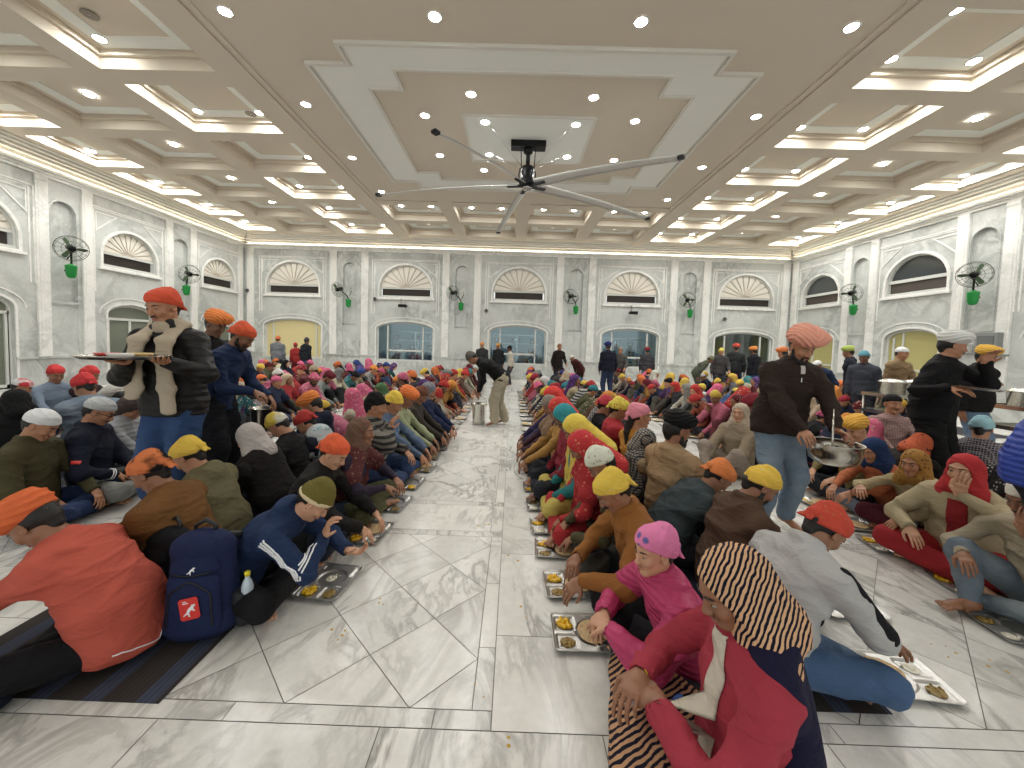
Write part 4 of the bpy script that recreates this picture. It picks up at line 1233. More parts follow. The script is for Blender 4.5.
b = MB(); b.box(-.22, 0, -.22, .22, -.22, .28); b.build('cabinet', plain('grey_box', (140, 143, 142), .4, .3), r, bevel=.01)
b = MB(); b.box(-.235, -.22, -.16, .16, -.16, .20); b.build('door', plain('grey_glass', (104, 108, 108), .2), r)
b = MB(); b.box(-.30, 0, -.30, .30, -.27, -.24); b.tube([(-.05, 0, -.24), (-.05, 0, -1.0)], .02, 6); b.build('shelf_bracket', plain('grey_box', (140, 143, 142), .4), r)
r = empty('electrical_box', (XR, 9.95, 1.9)); tag(r, 'small white switch box left of the grey electrical box', 'electrical box')
b = MB(); b.box(-.12, 0, -.10, .10, -.12, .12); b.build('cabinet', plain('white_box', (220, 220, 214), .5), r, bevel=.01)

# ------------------------------------------------------------------ camera, world
cam = bpy.data.cameras.new('camera'); co = bpy.data.objects.new('camera', cam); COL.objects.link(co); SC.camera = co
F_, yaw, pitch, roll = 384.58, -.0068, .0519, .0311
cam.sensor_fit = 'HORIZONTAL'; cam.sensor_width = 36; cam.lens = F_*36/1024; cam.clip_start = .05
cam.shift_x = 1.71/1024; cam.shift_y = -20.16/1024
fw = Vector((math.sin(yaw)*math.cos(pitch), math.cos(yaw)*math.cos(pitch), -math.sin(pitch))); rt = Vector((math.cos(yaw), -math.sin(yaw), 0)); up = rt.cross(fw)
r2 = rt*math.cos(roll)+up*math.sin(roll); u2 = up*math.cos(roll)-rt*math.sin(roll)
M4 = Matrix((r2, u2, -fw)).transposed().to_4x4(); M4.translation = (0, 0, 1.65); co.matrix_world = M4
w = bpy.data.worlds.new('world'); SC.world = w; w.use_nodes = True; bg = w.node_tree.nodes['Background']; bg.inputs[0].default_value = (.97, 1, .98, 1); bg.inputs[1].default_value = .85
SC.view_settings.view_transform = 'Standard'; SC.view_settings.look = 'None'; SC.view_settings.exposure = .22; SC.view_settings.gamma = 1
SC.cycles.use_light_tree = True
SC.cycles.max_bounces = 8; SC.cycles.diffuse_bounces = 5; SC.cycles.glossy_bounces = 3; SC.cycles.caustics_reflective = False; SC.cycles.sample_clamp_indirect = 6
# ------------------------------------------------------------------ trays and food
M_tray = plain('tray_steel', (206, 204, 200), .36, .86)
M_traydark = plain('tray_steel_dark', (132, 130, 126), .34, 1.)
M_roti = plain('flatbread', (206, 176, 132), .8, bump=.5, bscale=40, var=.22)
M_pot = plain('potato_curry', (226, 178, 30), .35, bump=.3, bscale=60, var=.18)
M_dal = plain('lentils', (150, 124, 64), .35, bump=.5, bscale=90, var=.25)
M_kheer = plain('rice_pudding', (232, 226, 208), .4, bump=.25, bscale=80)
POCK = [('s', -.108, .068, .062, .056), ('s', -.108, -.068, .062, .056), ('c', .040, .004, .098, .098), ('s', .148, .098, .026, .030), ('s', .120, -.118, .055, .018)]
def tray_mesh(nx, ny, filled):
    A, B = .190, .150
    def z(x, y):
        e = min(A-abs(x), B-abs(y))
        cr = .03; dx, dy = max(0, abs(x)-(A-cr)), max(0, abs(y)-(B-cr)); e = min(e, cr-math.hypot(dx, dy)) if (dx > 0 and dy > 0) else e
        h = .013+.009*max(0, min(1, (.012-e)/.010))
        for k, cx, cy, rx, ry in POCK:
            if k == 's': d = max(abs(x-cx)-rx+.012, abs(y-cy)-ry+.012, 0); d = math.hypot(max(0, abs(x-cx)-rx+.012), max(0, abs(y-cy)-ry+.012))-.012
            else: d = math.hypot(x-cx, y-cy)-rx
            t = max(0, min(1, -d/.010)); h -= .0105*t*t*(3-2*t)
        return h
    mb = MB(); V = []; W_ = []
    for j in range(ny+1):
        for i in range(nx+1):
            u, v = i/nx*2-1, j/ny*2-1; x, y = A*u, B*v
            ex, ey = abs(u), abs(v)
            if ex > .86 and ey > .86:      # round the corner
                c = .03; px, py = abs(x)-(A-c), abs(y)-(B-c)
                if px > 0 and py > 0:
                    m = max(px, py); l = math.hypot(px, py); x = math.copysign(A-c+px*m/l, x); y = math.copysign(B-c+py*m/l, y)
            V.append((x, y, z(x, y)))
    n = len(V); fs = []; W_ = [(x, y, max(.0005, h-.0022)) for x, y, h in V]
    q = lambda i, j: j*(nx+1)+i
    mb.v = V+W_
    for j in range(ny):
        for i in range(nx):
            a = (q(i, j), q(i+1, j), q(i+1, j+1), q(i, j+1)); cxm = sum(V[k][0] for k in a)/4; cym = sum(V[k][1] for k in a)/4
            m = 0
            if filled:
                for t, (k, px, py, rx, ry) in enumerate(POCK[:4]):
                    if (k == 's' and abs(cxm-px) < rx*.86 and abs(cym-py) < ry*.86) or (k == 'c' and math.hypot(cxm-px, cym-py) < rx*.86): m = (1, 2, 3, 4)[t]
            mb.f.append(list(a)); mb.m.append(m); mb.sm.append(True)
            mb.f.append([k+n for k in reversed(a)]); mb.m.append(0); mb.sm.append(True)
    rim = [q(i, 0) for i in range(nx)]+[q(nx, j) for j in range(ny)]+[q(i, ny) for i in range(nx, 0, -1)]+[q(0, j) for j in range(ny, 0, -1)]
    for a, b in zip(rim, rim[1:]+rim[:1]): mb.f.append([b, a, a+n, b+n]); mb.m.append(0); mb.sm.append(True)
    return mb
_t = tray_mesh(76, 60, False).build('meal_tray', [M_tray], fix=False); TRAY_HI = _t.data; bpy.data.objects.remove(_t)
FARMATS = [M_tray, M_pot, M_dal, M_roti, M_kheer]
_t = tray_mesh(26, 20, True).build('meal_tray', FARMATS, fix=False); TRAY_LO = _t.data; bpy.data.objects.remove(_t)
TRAY_B = TRAY_LO.copy(); TRAY_B.materials.clear()
for m in (M_tray, M_dal, M_kheer, M_roti, M_pot): TRAY_B.materials.append(m)
TRAY_C = TRAY_LO.copy(); TRAY_C.materials.clear()
for m in (M_tray, M_pot, M_kheer, M_tray, M_dal): TRAY_C.materials.append(m)
def roti_mesh(r=.088, seed=0, fold=False):
    rr = random.Random(seed); ph = [rr.uniform(0, 6.28) for _ in range(4)]; mb = MB(); N_ = 36; R_ = 9; vs = [(0, 0, .004)]
    for k in range(1, R_+1):
        for i in range(N_):
            a = 2*PI*i/N_; q = r*k/R_*(1+.03*math.sin(3*a+ph[0])+.015*math.sin(7*a+ph[1]))
            zz = .004+.0022*math.sin(3*a+ph[2]+k*.5)*(k/R_)+.0012*math.sin(9*a+k+ph[3])*(k/R_)
            x, y = q*math.cos(a), q*math.sin(a)
            vs.append((x, y, zz))
    n = len(vs); vs += [(x, y, z-.0035) for x, y, z in vs]
    fs = []
    for i in range(N_):
        j = (i+1) % N_; fs += [(0, 1+i, 1+j), (n, n+1+j, n+1+i)]
        for k in range(R_-1):
            a, b, c, d = 1+k*N_+i, 1+k*N_+j, 1+(k+1)*N_+j, 1+(k+1)*N_+i; fs += [(a, d, c, b), (n+a, n+b, n+c, n+d)]
        a, b = 1+(R_-1)*N_+i, 1+(R_-1)*N_+j; fs.append((a, a+n, b+n, b))
    mb.add(vs, fs, True); o = mb.build('flatbread', M_roti, fix=True); me = o.data; bpy.data.objects.remove(o); return me
ROTI = [roti_mesh(.090, 1), roti_mesh(.082, 2), roti_mesh(.093, 3)]
def heap_mesh(name, rx, ry, n, rad, h, mat, seed):
    rr = random.Random(seed); s = SDF(.004); s.ell((0, 0, -.002), (rx, ry, h*.5), None, .006)
    for i in range(n):
        a = rr.uniform(0, 6.28); q = math.sqrt(rr.random())*.82; s.ell((rx*q*math.cos(a), ry*q*math.sin(a), h*.32+rr.uniform(0, h*.3)), (rad*rr.uniform(.8, 1.2), rad*rr.uniform(.8, 1.2), rad*rr.uniform(.7, 1)), Rz(a))
    s.half((0, 0, -.0005), (0, 0, -1)); V, F = s.mesh(.0028); return np_mesh(name, [(V, F, 0)], [mat], None, 1)
FOOD = {'potato': [heap_mesh('potato_curry', .052, .046, 22, .0125, .016, M_pot, i) for i in (1, 2)],
        'dal': [heap_mesh('lentils', .053, .047, 10, .006, .012, M_dal, 3)], 'kheer': [heap_mesh('rice_pudding', .050, .044, 6, .008, .012, M_kheer, 4)],
        'bits': [heap_mesh('rice_pudding', .05, .018, 10, .006, .010, M_kheer, 5)]}
FNAME = {'potato': ('potato_curry', 'yellow potato curry', 'potato curry'), 'dal': ('lentils', 'brown lentils', 'lentils'), 'kheer': ('rice_pudding', 'white rice pudding', 'rice pudding')}
def near_tray(x, y, rz, who, foods=('potato', 'dal', 'roti'), label=None, z=0.004, rot=(0, 0)):
    o = link_obj('meal_tray', TRAY_HI, None, (x, y, z), (rot[0], rot[1], rz)); tag(o, label or 'compartment steel tray on the floor before %s' % who, 'tray', 'steel meal trays')
    c, s_ = math.cos(rz), math.sin(rz)
    slots = [(-.108, .068), (-.108, -.068)]
    k = 0
    for f in foods:
        if f == 'roti': lx, ly, me, nm, ds, ct = .048, .006, ROTI[RX.randrange(3)], 'flatbread', 'round flatbread', 'flatbread'; zz = z+.0135
        elif f == 'roti2': lx, ly, me, nm, ds, ct = .06, -.02, ROTI[RX.randrange(3)], 'flatbread', 'torn flatbread', 'flatbread'; zz = z+.0185
        else:
            lx, ly = slots[k] if k < 2 else (.045, .01); k += 1; me = FOOD[f][RX.randrange(len(FOOD[f]))]; nm, ds, ct = FNAME[f]; zz = z+.0045
        q = link_obj(nm, me, None, (x+lx*c-ly*s_, y+lx*s_+ly*c, zz), (0, 0, rz+RX.uniform(-.3, .3)))
        tag(q, '%s on the tray before %s' % (ds, who), ct, 'food on the near trays', None if 'flat' in nm else 'stuff')
TRN = [0]
def far_tray(x, y, rz, label, grp='steel meal trays'):
    me = (TRAY_LO, TRAY_B, TRAY_C)[TRN[0] % 3]; TRN[0] += 1
    tag(link_obj('meal_tray', me, None, (x, y, .012), (0, 0, rz+RX.uniform(-.12, .12))), label, 'tray', grp)

near_tray(.46, 2.12, 0, 'the child in the pink puffer coat')
near_tray(.45, 2.56, .05, 'the man in mustard jacket and yellow bandana', ('potato', 'dal', 'roti'))
near_tray(.41, 3.02, -.05, 'the man in white head cloth', ('potato', 'dal', 'roti2'))
near_tray(.39, 3.40, .05, 'the woman in red spotted sari veil', ('potato', 'kheer', 'roti2'))
near_tray(.37, 3.86, 0, 'the woman in yellow printed veil', ('dal', 'kheer', 'roti'))
near_tray(.35, 4.36, 0, 'the woman in teal headscarf', ('kheer', 'potato'))
near_tray(-1.19, 2.50, PI/2-.12, 'the man in navy striped-sleeve jacket', ('potato', 'dal', 'kheer'))
near_tray(-1.17, 3.18, PI/2-.10, 'the person in orange bandana and black jacket', ('potato', 'kheer', 'roti'))
near_tray(-1.16, 3.78, PI/2-.1, 'the woman in maroon patterned shawl', ('kheer', 'dal', 'potato'))
near_tray(-1.15, 4.34, PI/2-.1, 'the man in striped sweater and black beanie', ('kheer', 'potato'))
near_tray(-1.12, 4.92, PI/2-.1, 'the man in yellow beanie and blue jeans', ('potato', 'dal', 'roti'))
near_tray(2.03, 1.90, PI-.1, 'the boy in white top and red headcloth', ('dal', 'kheer', 'roti2'))
near_tray(2.22, 2.46, PI, 'the man in brown jacket and yellow cap', ('dal', 'potato'))
near_tray(3.33, 2.70, -.15, 'the man in white cap at the right edge', ('potato', 'kheer', 'roti'))
near_tray(3.30, 3.26, -.15, 'the woman in red headscarf and cream cardigan', ('potato', 'kheer', 'roti'))
near_tray(3.30, 3.66, -.15, 'the woman in yellow-brown headscarf', ('potato', 'kheer', 'roti2'))
near_tray(3.12, 2.28, -.1, 'the blue-sleeved server at the right edge', ('dal', 'kheer'))
near_tray(-4.12, 4.00, PI/2, 'the man in grey cap and navy varsity jacket', ('kheer', 'roti2'))
near_tray(-4.02, 3.48, PI/2+.4, 'the man in white cap and olive sweater', ('kheer', 'dal'))

# rush mats under each double row
m, nt, b_ = newmat('mat_weave')
tc = nt.nodes.new('ShaderNodeTexCoord'); sp = nt.nodes.new('ShaderNodeSeparateXYZ'); nt.links.new(tc.outputs['Object'], sp.inputs[0])
wv = nt.nodes.new('ShaderNodeTexWave'); wv.bands_direction = 'X'; wv.inputs['Scale'].default_value = 1.3; wv.inputs['Phase Offset'].default_value = 2.2; nt.links.new(tc.outputs['Object'], wv.inputs['Vector'])
w2 = nt.nodes.new('ShaderNodeTexWave'); w2.bands_direction = 'X'; w2.inputs['Scale'].default_value = 12; nt.links.new(tc.outputs['Object'], w2.inputs['Vector'])
r1 = nt.nodes.new('ShaderNodeValToRGB'); r1.color_ramp.interpolation = 'CONSTANT'; e = r1.color_ramp.elements; e[0].color = (*lin((48, 42, 38)), 1); e[1].position = .72; e[1].color = (*lin((58, 64, 84)), 1)
nt.links.new(wv.outputs['Fac'], r1.inputs[0]); mx = nt.nodes.new('ShaderNodeMixRGB'); mx.blend_type = 'MULTIPLY'; mx.inputs[0].default_value = .35
nt.links.new(r1.outputs[0], mx.inputs[1]); nt.links.new(w2.outputs['Color'], mx.inputs[2]); nt.links.new(mx.outputs[0], b_.inputs['Base Color']); b_.inputs['Roughness'].default_value = .9
for x0, x1, y0, y1, lb in ((-2.70, -1.53, 1.62, 14.6, 'dark striped floor mat under the first double row left of the aisle'), (.80, 1.80, 1.70, 14.6, 'dark striped floor mat under the first double row right of the aisle'),
      (3.72, 4.75, 2.3, 14.6, 'dark striped floor mat under the second double row on the right'), (-5.5, -4.45, 2.7, 14.6, 'dark striped floor mat under the second double row on the left'),
      (6.65, 7.7, 4.6, 14.6, 'dark striped floor mat under the third double row on the right'), (-8.4, -7.35, 5.0, 14.6, 'dark striped floor mat under the third double row on the left'), (-11.2, -10.4, 7.5, 14.6, 'dark floor mat along the left wall'), (9.6, 10.7, 8, 14.6, 'dark floor mat under the outermost double row on the right')):
    b = MB(); b.box(-(x1-x0)/2, (x1-x0)/2, y0-(y0+y1)/2, y1-(y0+y1)/2, 0, .003); tag(b.build('floor_mat', m, None, ((x0+x1)/2, (y0+y1)/2, .0005)), lb, 'mat')

# crumbs and drips on the marble
b = MB(); rr_ = random.Random(5)
for cx_, cy_, n_ in ((-.22, 3.4, 3), (-.25, 3.15, 2), (.12, 2.3, 2), (-.1, 1.75, 2), (-.95, 2.05, 5), (-.75, 2.35, 3), (.05, 1.5, 2), (2.5, 2.1, 4), (2.62, 2.0, 3), (.05, 2.9, 2)):
    for _ in range(n_):
        x, y, q = cx_+rr_.uniform(-.05, .05), cy_+rr_.uniform(-.05, .05), rr_.uniform(.004, .011); b.lathe([(q, .0002), (q*.8, .002), (.0005, .0028)], 8, c=(x, y, 0), cap=False)
tag(b.build('crumbs', plain('crumb', (196, 158, 70), .7)), 'yellow food crumbs scattered on the marble aisle', 'crumbs', None, 'stuff')

# ------------------------------------------------------------------ bags
M_navy = cloth('plain'); M_red = plain('red_patch', (214, 52, 44), .5); M_wht = plain('white_print', (235, 235, 238), .5); M_zip = plain('zip_black', (16, 16, 20), .5); M_tag = plain('grey_tape', (150, 150, 152), .6)
CAT = [(-.50, -.42), (-.36, -.30), (-.20, -.26), (-.12, -.48), (-.02, -.50), (-.06, -.22), (.02, -.02), (.16, .04), (.34, -.10), (.42, -.06), (.30, .12), (.34, .28), (.48, .38), (.44, .50), (.30, .46), (.20, .50), (.14, .36), (-.02, .26), (-.16, .10), (-.24, -.10), (-.34, -.18), (-.50, -.30)]
def cat_logo(parent, M, size, name='leaping_cat_logo'):
    b = MB(); b.prism([(x*size, y*size) for x, y in CAT], 0, .0015); o = b.build(name, M_wht, parent); o.matrix_local = M; o['label'] = 'white leaping cat emblem'; return o
def backpack(loc, rz, color, label, size=1., cat=False, tilt=0.):
    r = empty('backpack', loc, rz, size); tag(r, label, 'backpack'); r.rotation_euler = (tilt, 0, rz)
    s = SDF(.05)
    s.ecap((0, 0, .10), (0, .01, .40), .105, .09, (1, 0, 0), 1.55); s.ell((0, -.03, .06), (.165, .10, .065)); s.ell((0, .0, .44), (.12, .08, .06)); s.half((0, 0, .0), (0, 0, -1), .02)
    V, F = s.mesh(.007); me = np_mesh('shell', [(V, F, 0)], [M_navy], wrinkle(.004, 3, 20.), 2); sh = link_obj('shell', me, r, color=clin(color))
    s = SDF(.03); s.ecap((0, -.085, .07), (0, -.075, .30), .05, .042, (1, 0, 0), 2.6); s.half((0, 0, .012), (0, 0, -1), .02)
    V, F = s.mesh(.006); me = np_mesh('front_pocket', [(V, F, 0)], [M_navy], wrinkle(.003, 8, 24.), 2); fp = link_obj('front_pocket', me, r, color=clin([v*1.05 for v in color]))
    s = SDF(.02); s.ecap((0, -.065, .35), (0, -.05, .42), .045, .035, (1, 0, 0), 2.4)
    V, F = s.mesh(.006); me = np_mesh('top_pocket', [(V, F, 0)], [M_navy], None, 2); tp = link_obj('top_pocket', me, r, color=clin(color))
    ribbon(tp, [(-.10, -.14, .335), (0, -.14, .325), (.10, -.14, .335)], .008, 'zip', M_zip, .004)
    ribbon(fp, [(-.12, -.16, .10), (-.11, -.16, .25), (0, -.16, .33), (.11, -.16, .25), (.12, -.16, .10)], .008, 'zip', M_zip, .004)
    b = MB(); b.tube([(-.045, .02, .47), (-.045, .02, .52), (0, .02, .55), (.045, .02, .52), (.045, .02, .47)], .011, 8); b.build('grab_handle', M_zip, r)
    for x in (-.09, .09):
        b = MB(); b.tube([(x, .06, .45), (x*1.2, .16, .40), (x*1.3, .19, .25), (x*1.2, .15, .10), (x, .09, .05)], .018, 8); b.build('shoulder_strap', M_zip, r)
    b = MB()
    s = SDF(.02); s.cap((.185, -.01, .06), (.178, -.01, .17), .048, .048); s.half((0, 0, .015), (0, 0, -1), .01); s.half((0, 0, .2), (0, 0, 1), .01)
    V, F = s.mesh(.006); me = np_mesh('side_pocket', [(V, F, 0)], [plain('black_net', (26, 28, 34), .7)], None, 2); link_obj('side_pocket', me, r)
    if cat:
        n = M_red
        t = surf(fp); co_, no, _, _ = t.find_nearest(Vector((.012, -.2, .20)))
        q = (-no).to_track_quat('-Z', 'Y').to_matrix().to_4x4(); Mx = Matrix.Translation(co_+no*.010)@Matrix.Rotation(PI, 4, 'Z')@q if False else None
        X_ = Vector((1, 0, 0)); Z_ = no.normalized(); Y_ = Z_.cross(X_).normalized(); X_ = Y_.cross(Z_)
        B_ = Matrix((X_, Y_, Z_)).transposed().to_4x4(); B_.translation = co_+no*.008
        b = MB(); c = .008; w_, h_ = .040, .050
        b.prism([(-w_+c, -h_), (w_-c, -h_), (w_, -h_+c), (w_, h_-c), (w_-c, h_), (-w_+c, h_), (-w_, h_-c), (-w_, -h_+c)], -.002, 0); p = b.build('brand_patch', M_red, r); p.matrix_local = B_@Matrix.Rotation(.18, 4, 'Z'); p['label'] = 'red patch with a white leaping cat'
        l1 = cat_logo(p, Matrix.Translation((.002, -.008, .0005)), .055)
        b = MB(); b.box(-.022, .0, .026, .030, 0, .0015); b.box(-.022, -.008, .034, .038, 0, .0015); b.build('print_line', M_wht, p)
        co_, no, _, _ = surf(tp).find_nearest(Vector((.01, -.2, .385))); B2 = B_.copy(); B2.translation = co_+no*.003; cat_logo(tp, B2, .035)
        bt = empty('water_bottle', Vector(loc)+Matrix.Rotation(rz, 3, 'Z')@Vector((.205*size, -.02*size, .085*size)), rz); tag(bt, 'clear plastic bottle with yellow cap in the navy backpack side pocket', 'bottle')
        b = MB(); b.lathe([(.005, 0), (.028, .004), (.030, .02), (.030, .15), (.022, .18), (.012, .195), (.012, .21)], 18); b.build('bottle_body', plain('clear_plastic', (190, 205, 215), .15, spec=.7), bt)
        b = MB(); b.lathe([(.0145, .21), (.0145, .232), (.002, .233)], 14); b.build('cap', plain('yellow_cap', (226, 206, 40), .4), bt)
    return r
backpack((-1.68, 2.06, .004), .18, (28, 42, 86), 'navy backpack with red leaping-cat patch standing behind the striped-sleeve man', 1.12, True)
backpack((-2.02, 2.16, .004), -.35, (20, 20, 24), 'black backpack leaning beside the brown-jacketed man on the mat', 1.0, False, -.12)
# overflow bag at the lower left edge
s = SDF(.05); s.ell((0, 0, .07), (.14, .11, .075)); s.ell((.08, .03, .05), (.10, .09, .05)); s.half((0, 0, .0), (0, 0, -1), .01); V, F = s.mesh(.008)
r = empty('shoulder_bag', (-2.30, 1.52, .004)); tag(r, 'dark blue soft bag on the floor at the lower left edge', 'bag')
link_obj('pouch', np_mesh('pouch', [(V, F, 0)], [M_navy], wrinkle(.006, 2), 2), r, color=clin((24, 30, 52)))
b = MB(); b.tube([(.12, -.06, .10), (.18, -.10, .04), (.12, -.15, .01), (.02, -.14, .01), (-.06, -.08, .06)], .010, 6); b.build('strap', M_zip, r)

# ------------------------------------------------------------------ serving vessels
M_ss = plain('bucket_steel', (205, 202, 194), .22, 1.)
def bucket(loc, R=.15, H=.30, label='', fill=None, s=1.):
    r = empty('serving_bucket', loc, 0, s); tag(r, label, 'bucket')
    b = MB(); b.lathe([(.002, .004), (R*.78, .004), (R*.80, .02), (R*.97, H), (R*1.04, H+.006), (R*1.04, H+.012), (R*.95, H+.006), (R*.78, .026), (.002, .02)], 28, cap=False); b.lathe([(R*.82, 0), (R*.84, .03)], 28, cap=False)
    b.build('pail', M_ss, r)
    b = MB(); b.tube([(R*1.0*math.cos(a), 0, H+.0+R*1.05*math.sin(a)) for a in [PI*k/14 for k in range(15)]], .006, 6); b.build('bail_handle', M_ss, r)
    for x in (-1, 1):
        b = MB(); b.box(x*R-.012, x*R+.012, -.018, .018, H-.04, H+.01); b.build('handle_lug', M_ss, r)
    b = MB(); b.lathe([(.002, H*.66), (R*.90, H*.66)], 24, cap=False); o = b.build('contents', fill or M_dal, r); o['kind'] = 'stuff'
    return r
bucket((-2.72, 4.15, .62), .125, .24, 'steel bucket hanging from the hand of the blue-sweater server')
bucket((-.66, 7.78, .013), .155, .40, 'tall steel bucket beside the bending server in the aisle', M_kheer)
r = empty('serving_pan', (2.56, 3.02, .79)); tag(r, 'deep steel serving pan held by the man in peach turban', 'pan')
b = MB(); R = .178; b.lathe([(.002, 0), (R*.72, .002), (R*.90, .03), (R*.98, .08), (R, .155), (R*1.05, .158), (R*1.05, .164), (R*.96, .160), (R*.94, .08), (R*.86, .036), (R*.7, .010), (.002, .008)], 36, cap=False); b.build('pan_body', M_ss, r)
b = MB(); b.lathe([(.002, .112), (R*.945, .112)], 30, cap=False); o = b.build('lentils', plain('lentil_soup', (112, 88, 70), .3, bump=.4, bscale=40), r); o['kind'] = 'stuff'
r = empty('ladle', (2.56, 3.02, .90)); tag(r, 'steel ladle standing in the serving pan', 'ladle')
b = MB(); b.tube([(.0, .02, .01), (.02, .05, .10), (.065, .115, .30)], .0085, 8); b.build('handle', M_ss, r)
b = MB(); b.lathe([(.002, -.03), (.03, -.022), (.042, .0), (.042, .012), (.038, .012), (.034, -.004), (.002, -.022)], 18, c=(0, .02, .01), cap=False); b.build('bowl', M_ss, r)
# big tray of food carried by the man in the scarf
r = empty('serving_tray', (-2.73, 2.68, 1.462), .35, .86); tag(r, 'wide steel tray of plates carried by the man in cream scarf', 'tray')
b = MB(); b.lathe([(.002, 0), (.25, .0), (.285, .022), (.30, .026), (.30, .030), (.28, .028), (.245, .006), (.002, .006)], 36, cap=False); b.build('tray_disc', M_ss, r)
for i, (x, y, c) in enumerate(((-.12, .05, (196, 60, 50)), (.02, -.08, (230, 228, 220)), (.05, .10, (226, 190, 120)), (-.03, .0, (225, 224, 220)))):
    b = MB(); b.lathe([(.002, 0), (.05, .0), (.068, .03), (.071, .03), (.055, .004), (.002, .006)], 20, cap=False); b.lathe([(.002, .018), (.058, .018)], 16, cap=False)
    p = (Vector((-2.73, 2.68, 1.469))+Matrix.Rotation(.35, 3, 'Z')@Vector((x, y, 0)))
    b.mi = 0; o = b.build('bowl', plain('bowl_%d' % i, c, .35), None, p); tag(o, ['red bowl', 'white bowl nearest the carrier', 'tan bowl', 'white bowl in the middle'][i]+' on the carried steel tray', 'bowl')
r = empty('serving_plate', (4.68, 3.90, 1.335), -.1); tag(r, 'steel plate held by the tall man in white turban', 'plate'); r.rotation_euler = (0, .10, -.1)
b = MB(); b.lathe([(.002, 0), (.15, .0), (.18, .016), (.185, .018), (.15, .006), (.002, .006)], 32, cap=False); b.build('plate_disc', M_ss, r)
# steel counters on the right
for i, (x, y, rz, lb) in enumerate(((7.0, 6.9, .1, 'steel serving trolley beside the grey-jacketed man on the right'), (7.75, 5.65, .0, 'steel serving trolley near the right edge'))):
    r = empty('serving_trolley', (x, y, 0), rz); tag(r, lb, 'trolley')
    for px in (-.5, .5):
        for py in (-.25, .25):
            b = MB(); b.tube([(px, py, .06), (px, py, .98)], .018, 8); b.build('post', M_ss, r)
            b = MB(); b.lathe([(.01, -.012), (.045, -.012), (.045, .012), (.01, .012)], 14, c=(px, py, .047), ax='Y'); b.build('wheel', M_blk, r)
    for z in (.30, .62, .92): b = MB(); b.box(-.53, .53, -.28, .28, z, z+.02); b.frame([(-.52, -.27), (.52, -.27), (.52, .27), (-.52, .27)], .015, z+.02, z+.06); b.build('shelf', M_ss, r)
    for k in range(2):
        b = MB(); b.lathe([(.002, 0), (.17, 0), (.19, .24), (.20, .24), (.20, .25), (.15, .28), (.05, .30), (.002, .30)], 24)
        tag(b.build('steel_pot', M_ss, None, Vector((x, y, 0))+Matrix.Rotation(rz, 3, 'Z')@Vector((-.24+.48*k, 0, .942))), '%s lidded steel pot on the %s' % (('left', 'right')[k], ('trolley beside the grey-jacketed man', 'trolley near the right edge')[i]), 'pot')
# ------------------------------------------------------------------ people, one by one
PALE, TAN, BROWN, DARK = (196, 148, 118), (172, 122, 92), (142, 98, 72), (112, 76, 56)
def near(label, head, rz, lh=None, rh=None, kind='sit', vox=.008, s=1., lean=None, pk=None, loc=None, **kw):
    """put a person so that the head is at the given world point; hands are world points too"""
    rzr = rz*RAD; head = Vector(head); Ri = Matrix.Rotation(-rzr, 3, 'Z'); R_ = Matrix.Rotation(rzr, 3, 'Z'); pk = dict(pk or {})
    if kind == 'sit':
        lo, hi = 0, 75
        for _ in range(18):
            m_ = (lo+hi)/2; J = pose('sit', lean=m_, **pk)
            if J['HC'][2]*s > head.z: lo = m_
            else: hi = m_
        ln = m_ if lean is None else lean
        J = pose('sit', lean=ln, **pk)
        if lean is not None: s = head.z/J['HC'][2]
        elif ln < 1: s = head.z/J['HC'][2]
    else:
        ln = lean or 5; J = pose(kind, lean=ln, **pk); s = head.z/J['HC'][2]
    base = head-R_@(Vector(J['HC'])*s); base.z = 0
    def loc_(p): return None if p is None else tuple((Ri@(Vector(p)-base))/s)
    if lh is not None: pk['lh'] = loc_(lh)
    if rh is not None: pk['rh'] = loc_(rh)
    J = pose(kind, lean=ln, **pk)
    r = make_person(J, (base.x, base.y, .004), rzr, label, vox=vox, s=s, **kw)
    r['_j'] = 0; del r['_j']
    return r, J
def part(r, name): return next(c for c in r.children if c.name.split('.')[0] == name)

# ---- first row right of the aisle
A, JA = near('woman in tiger-striped headscarf and red cardigan seated nearest the camera', (.76, 1.26, .85), 78, (.54, 1.25, .43), (.50, 1.36, .44), vox=.006, female=True, skin=BROWN, seed=1,
    top=('plain', (196, 48, 72)), topargs=dict(thick=.022), topname='cardigan', legs=('tiger', (226, 170, 120), (22, 20, 44), 2.3), legargs=dict(full=.03, f=1.15),
    hw=('scarf', 'tiger', (228, 176, 128), (22, 20, 44), 2.9), hair='longhair', pk=dict(hp=28, hy=12, curl=1.1, legs='cross'))
# navy end of the scarf falling over her back, cream edge of the cardigan
J = JA; X = J['X']; up_ = J['up']; fw_ = J['fw']
s = SDF(.04); s.ecap(J['NB']-fw_*.05-up_*.0, J['C']-fw_*.085-up_*.06-X*.06, .075, .085, X, 1.75); s.cap(J['NB']-X*.08+up_*.01, J['T']-X*.17-up_*.02-fw_*.02, .05, .065)

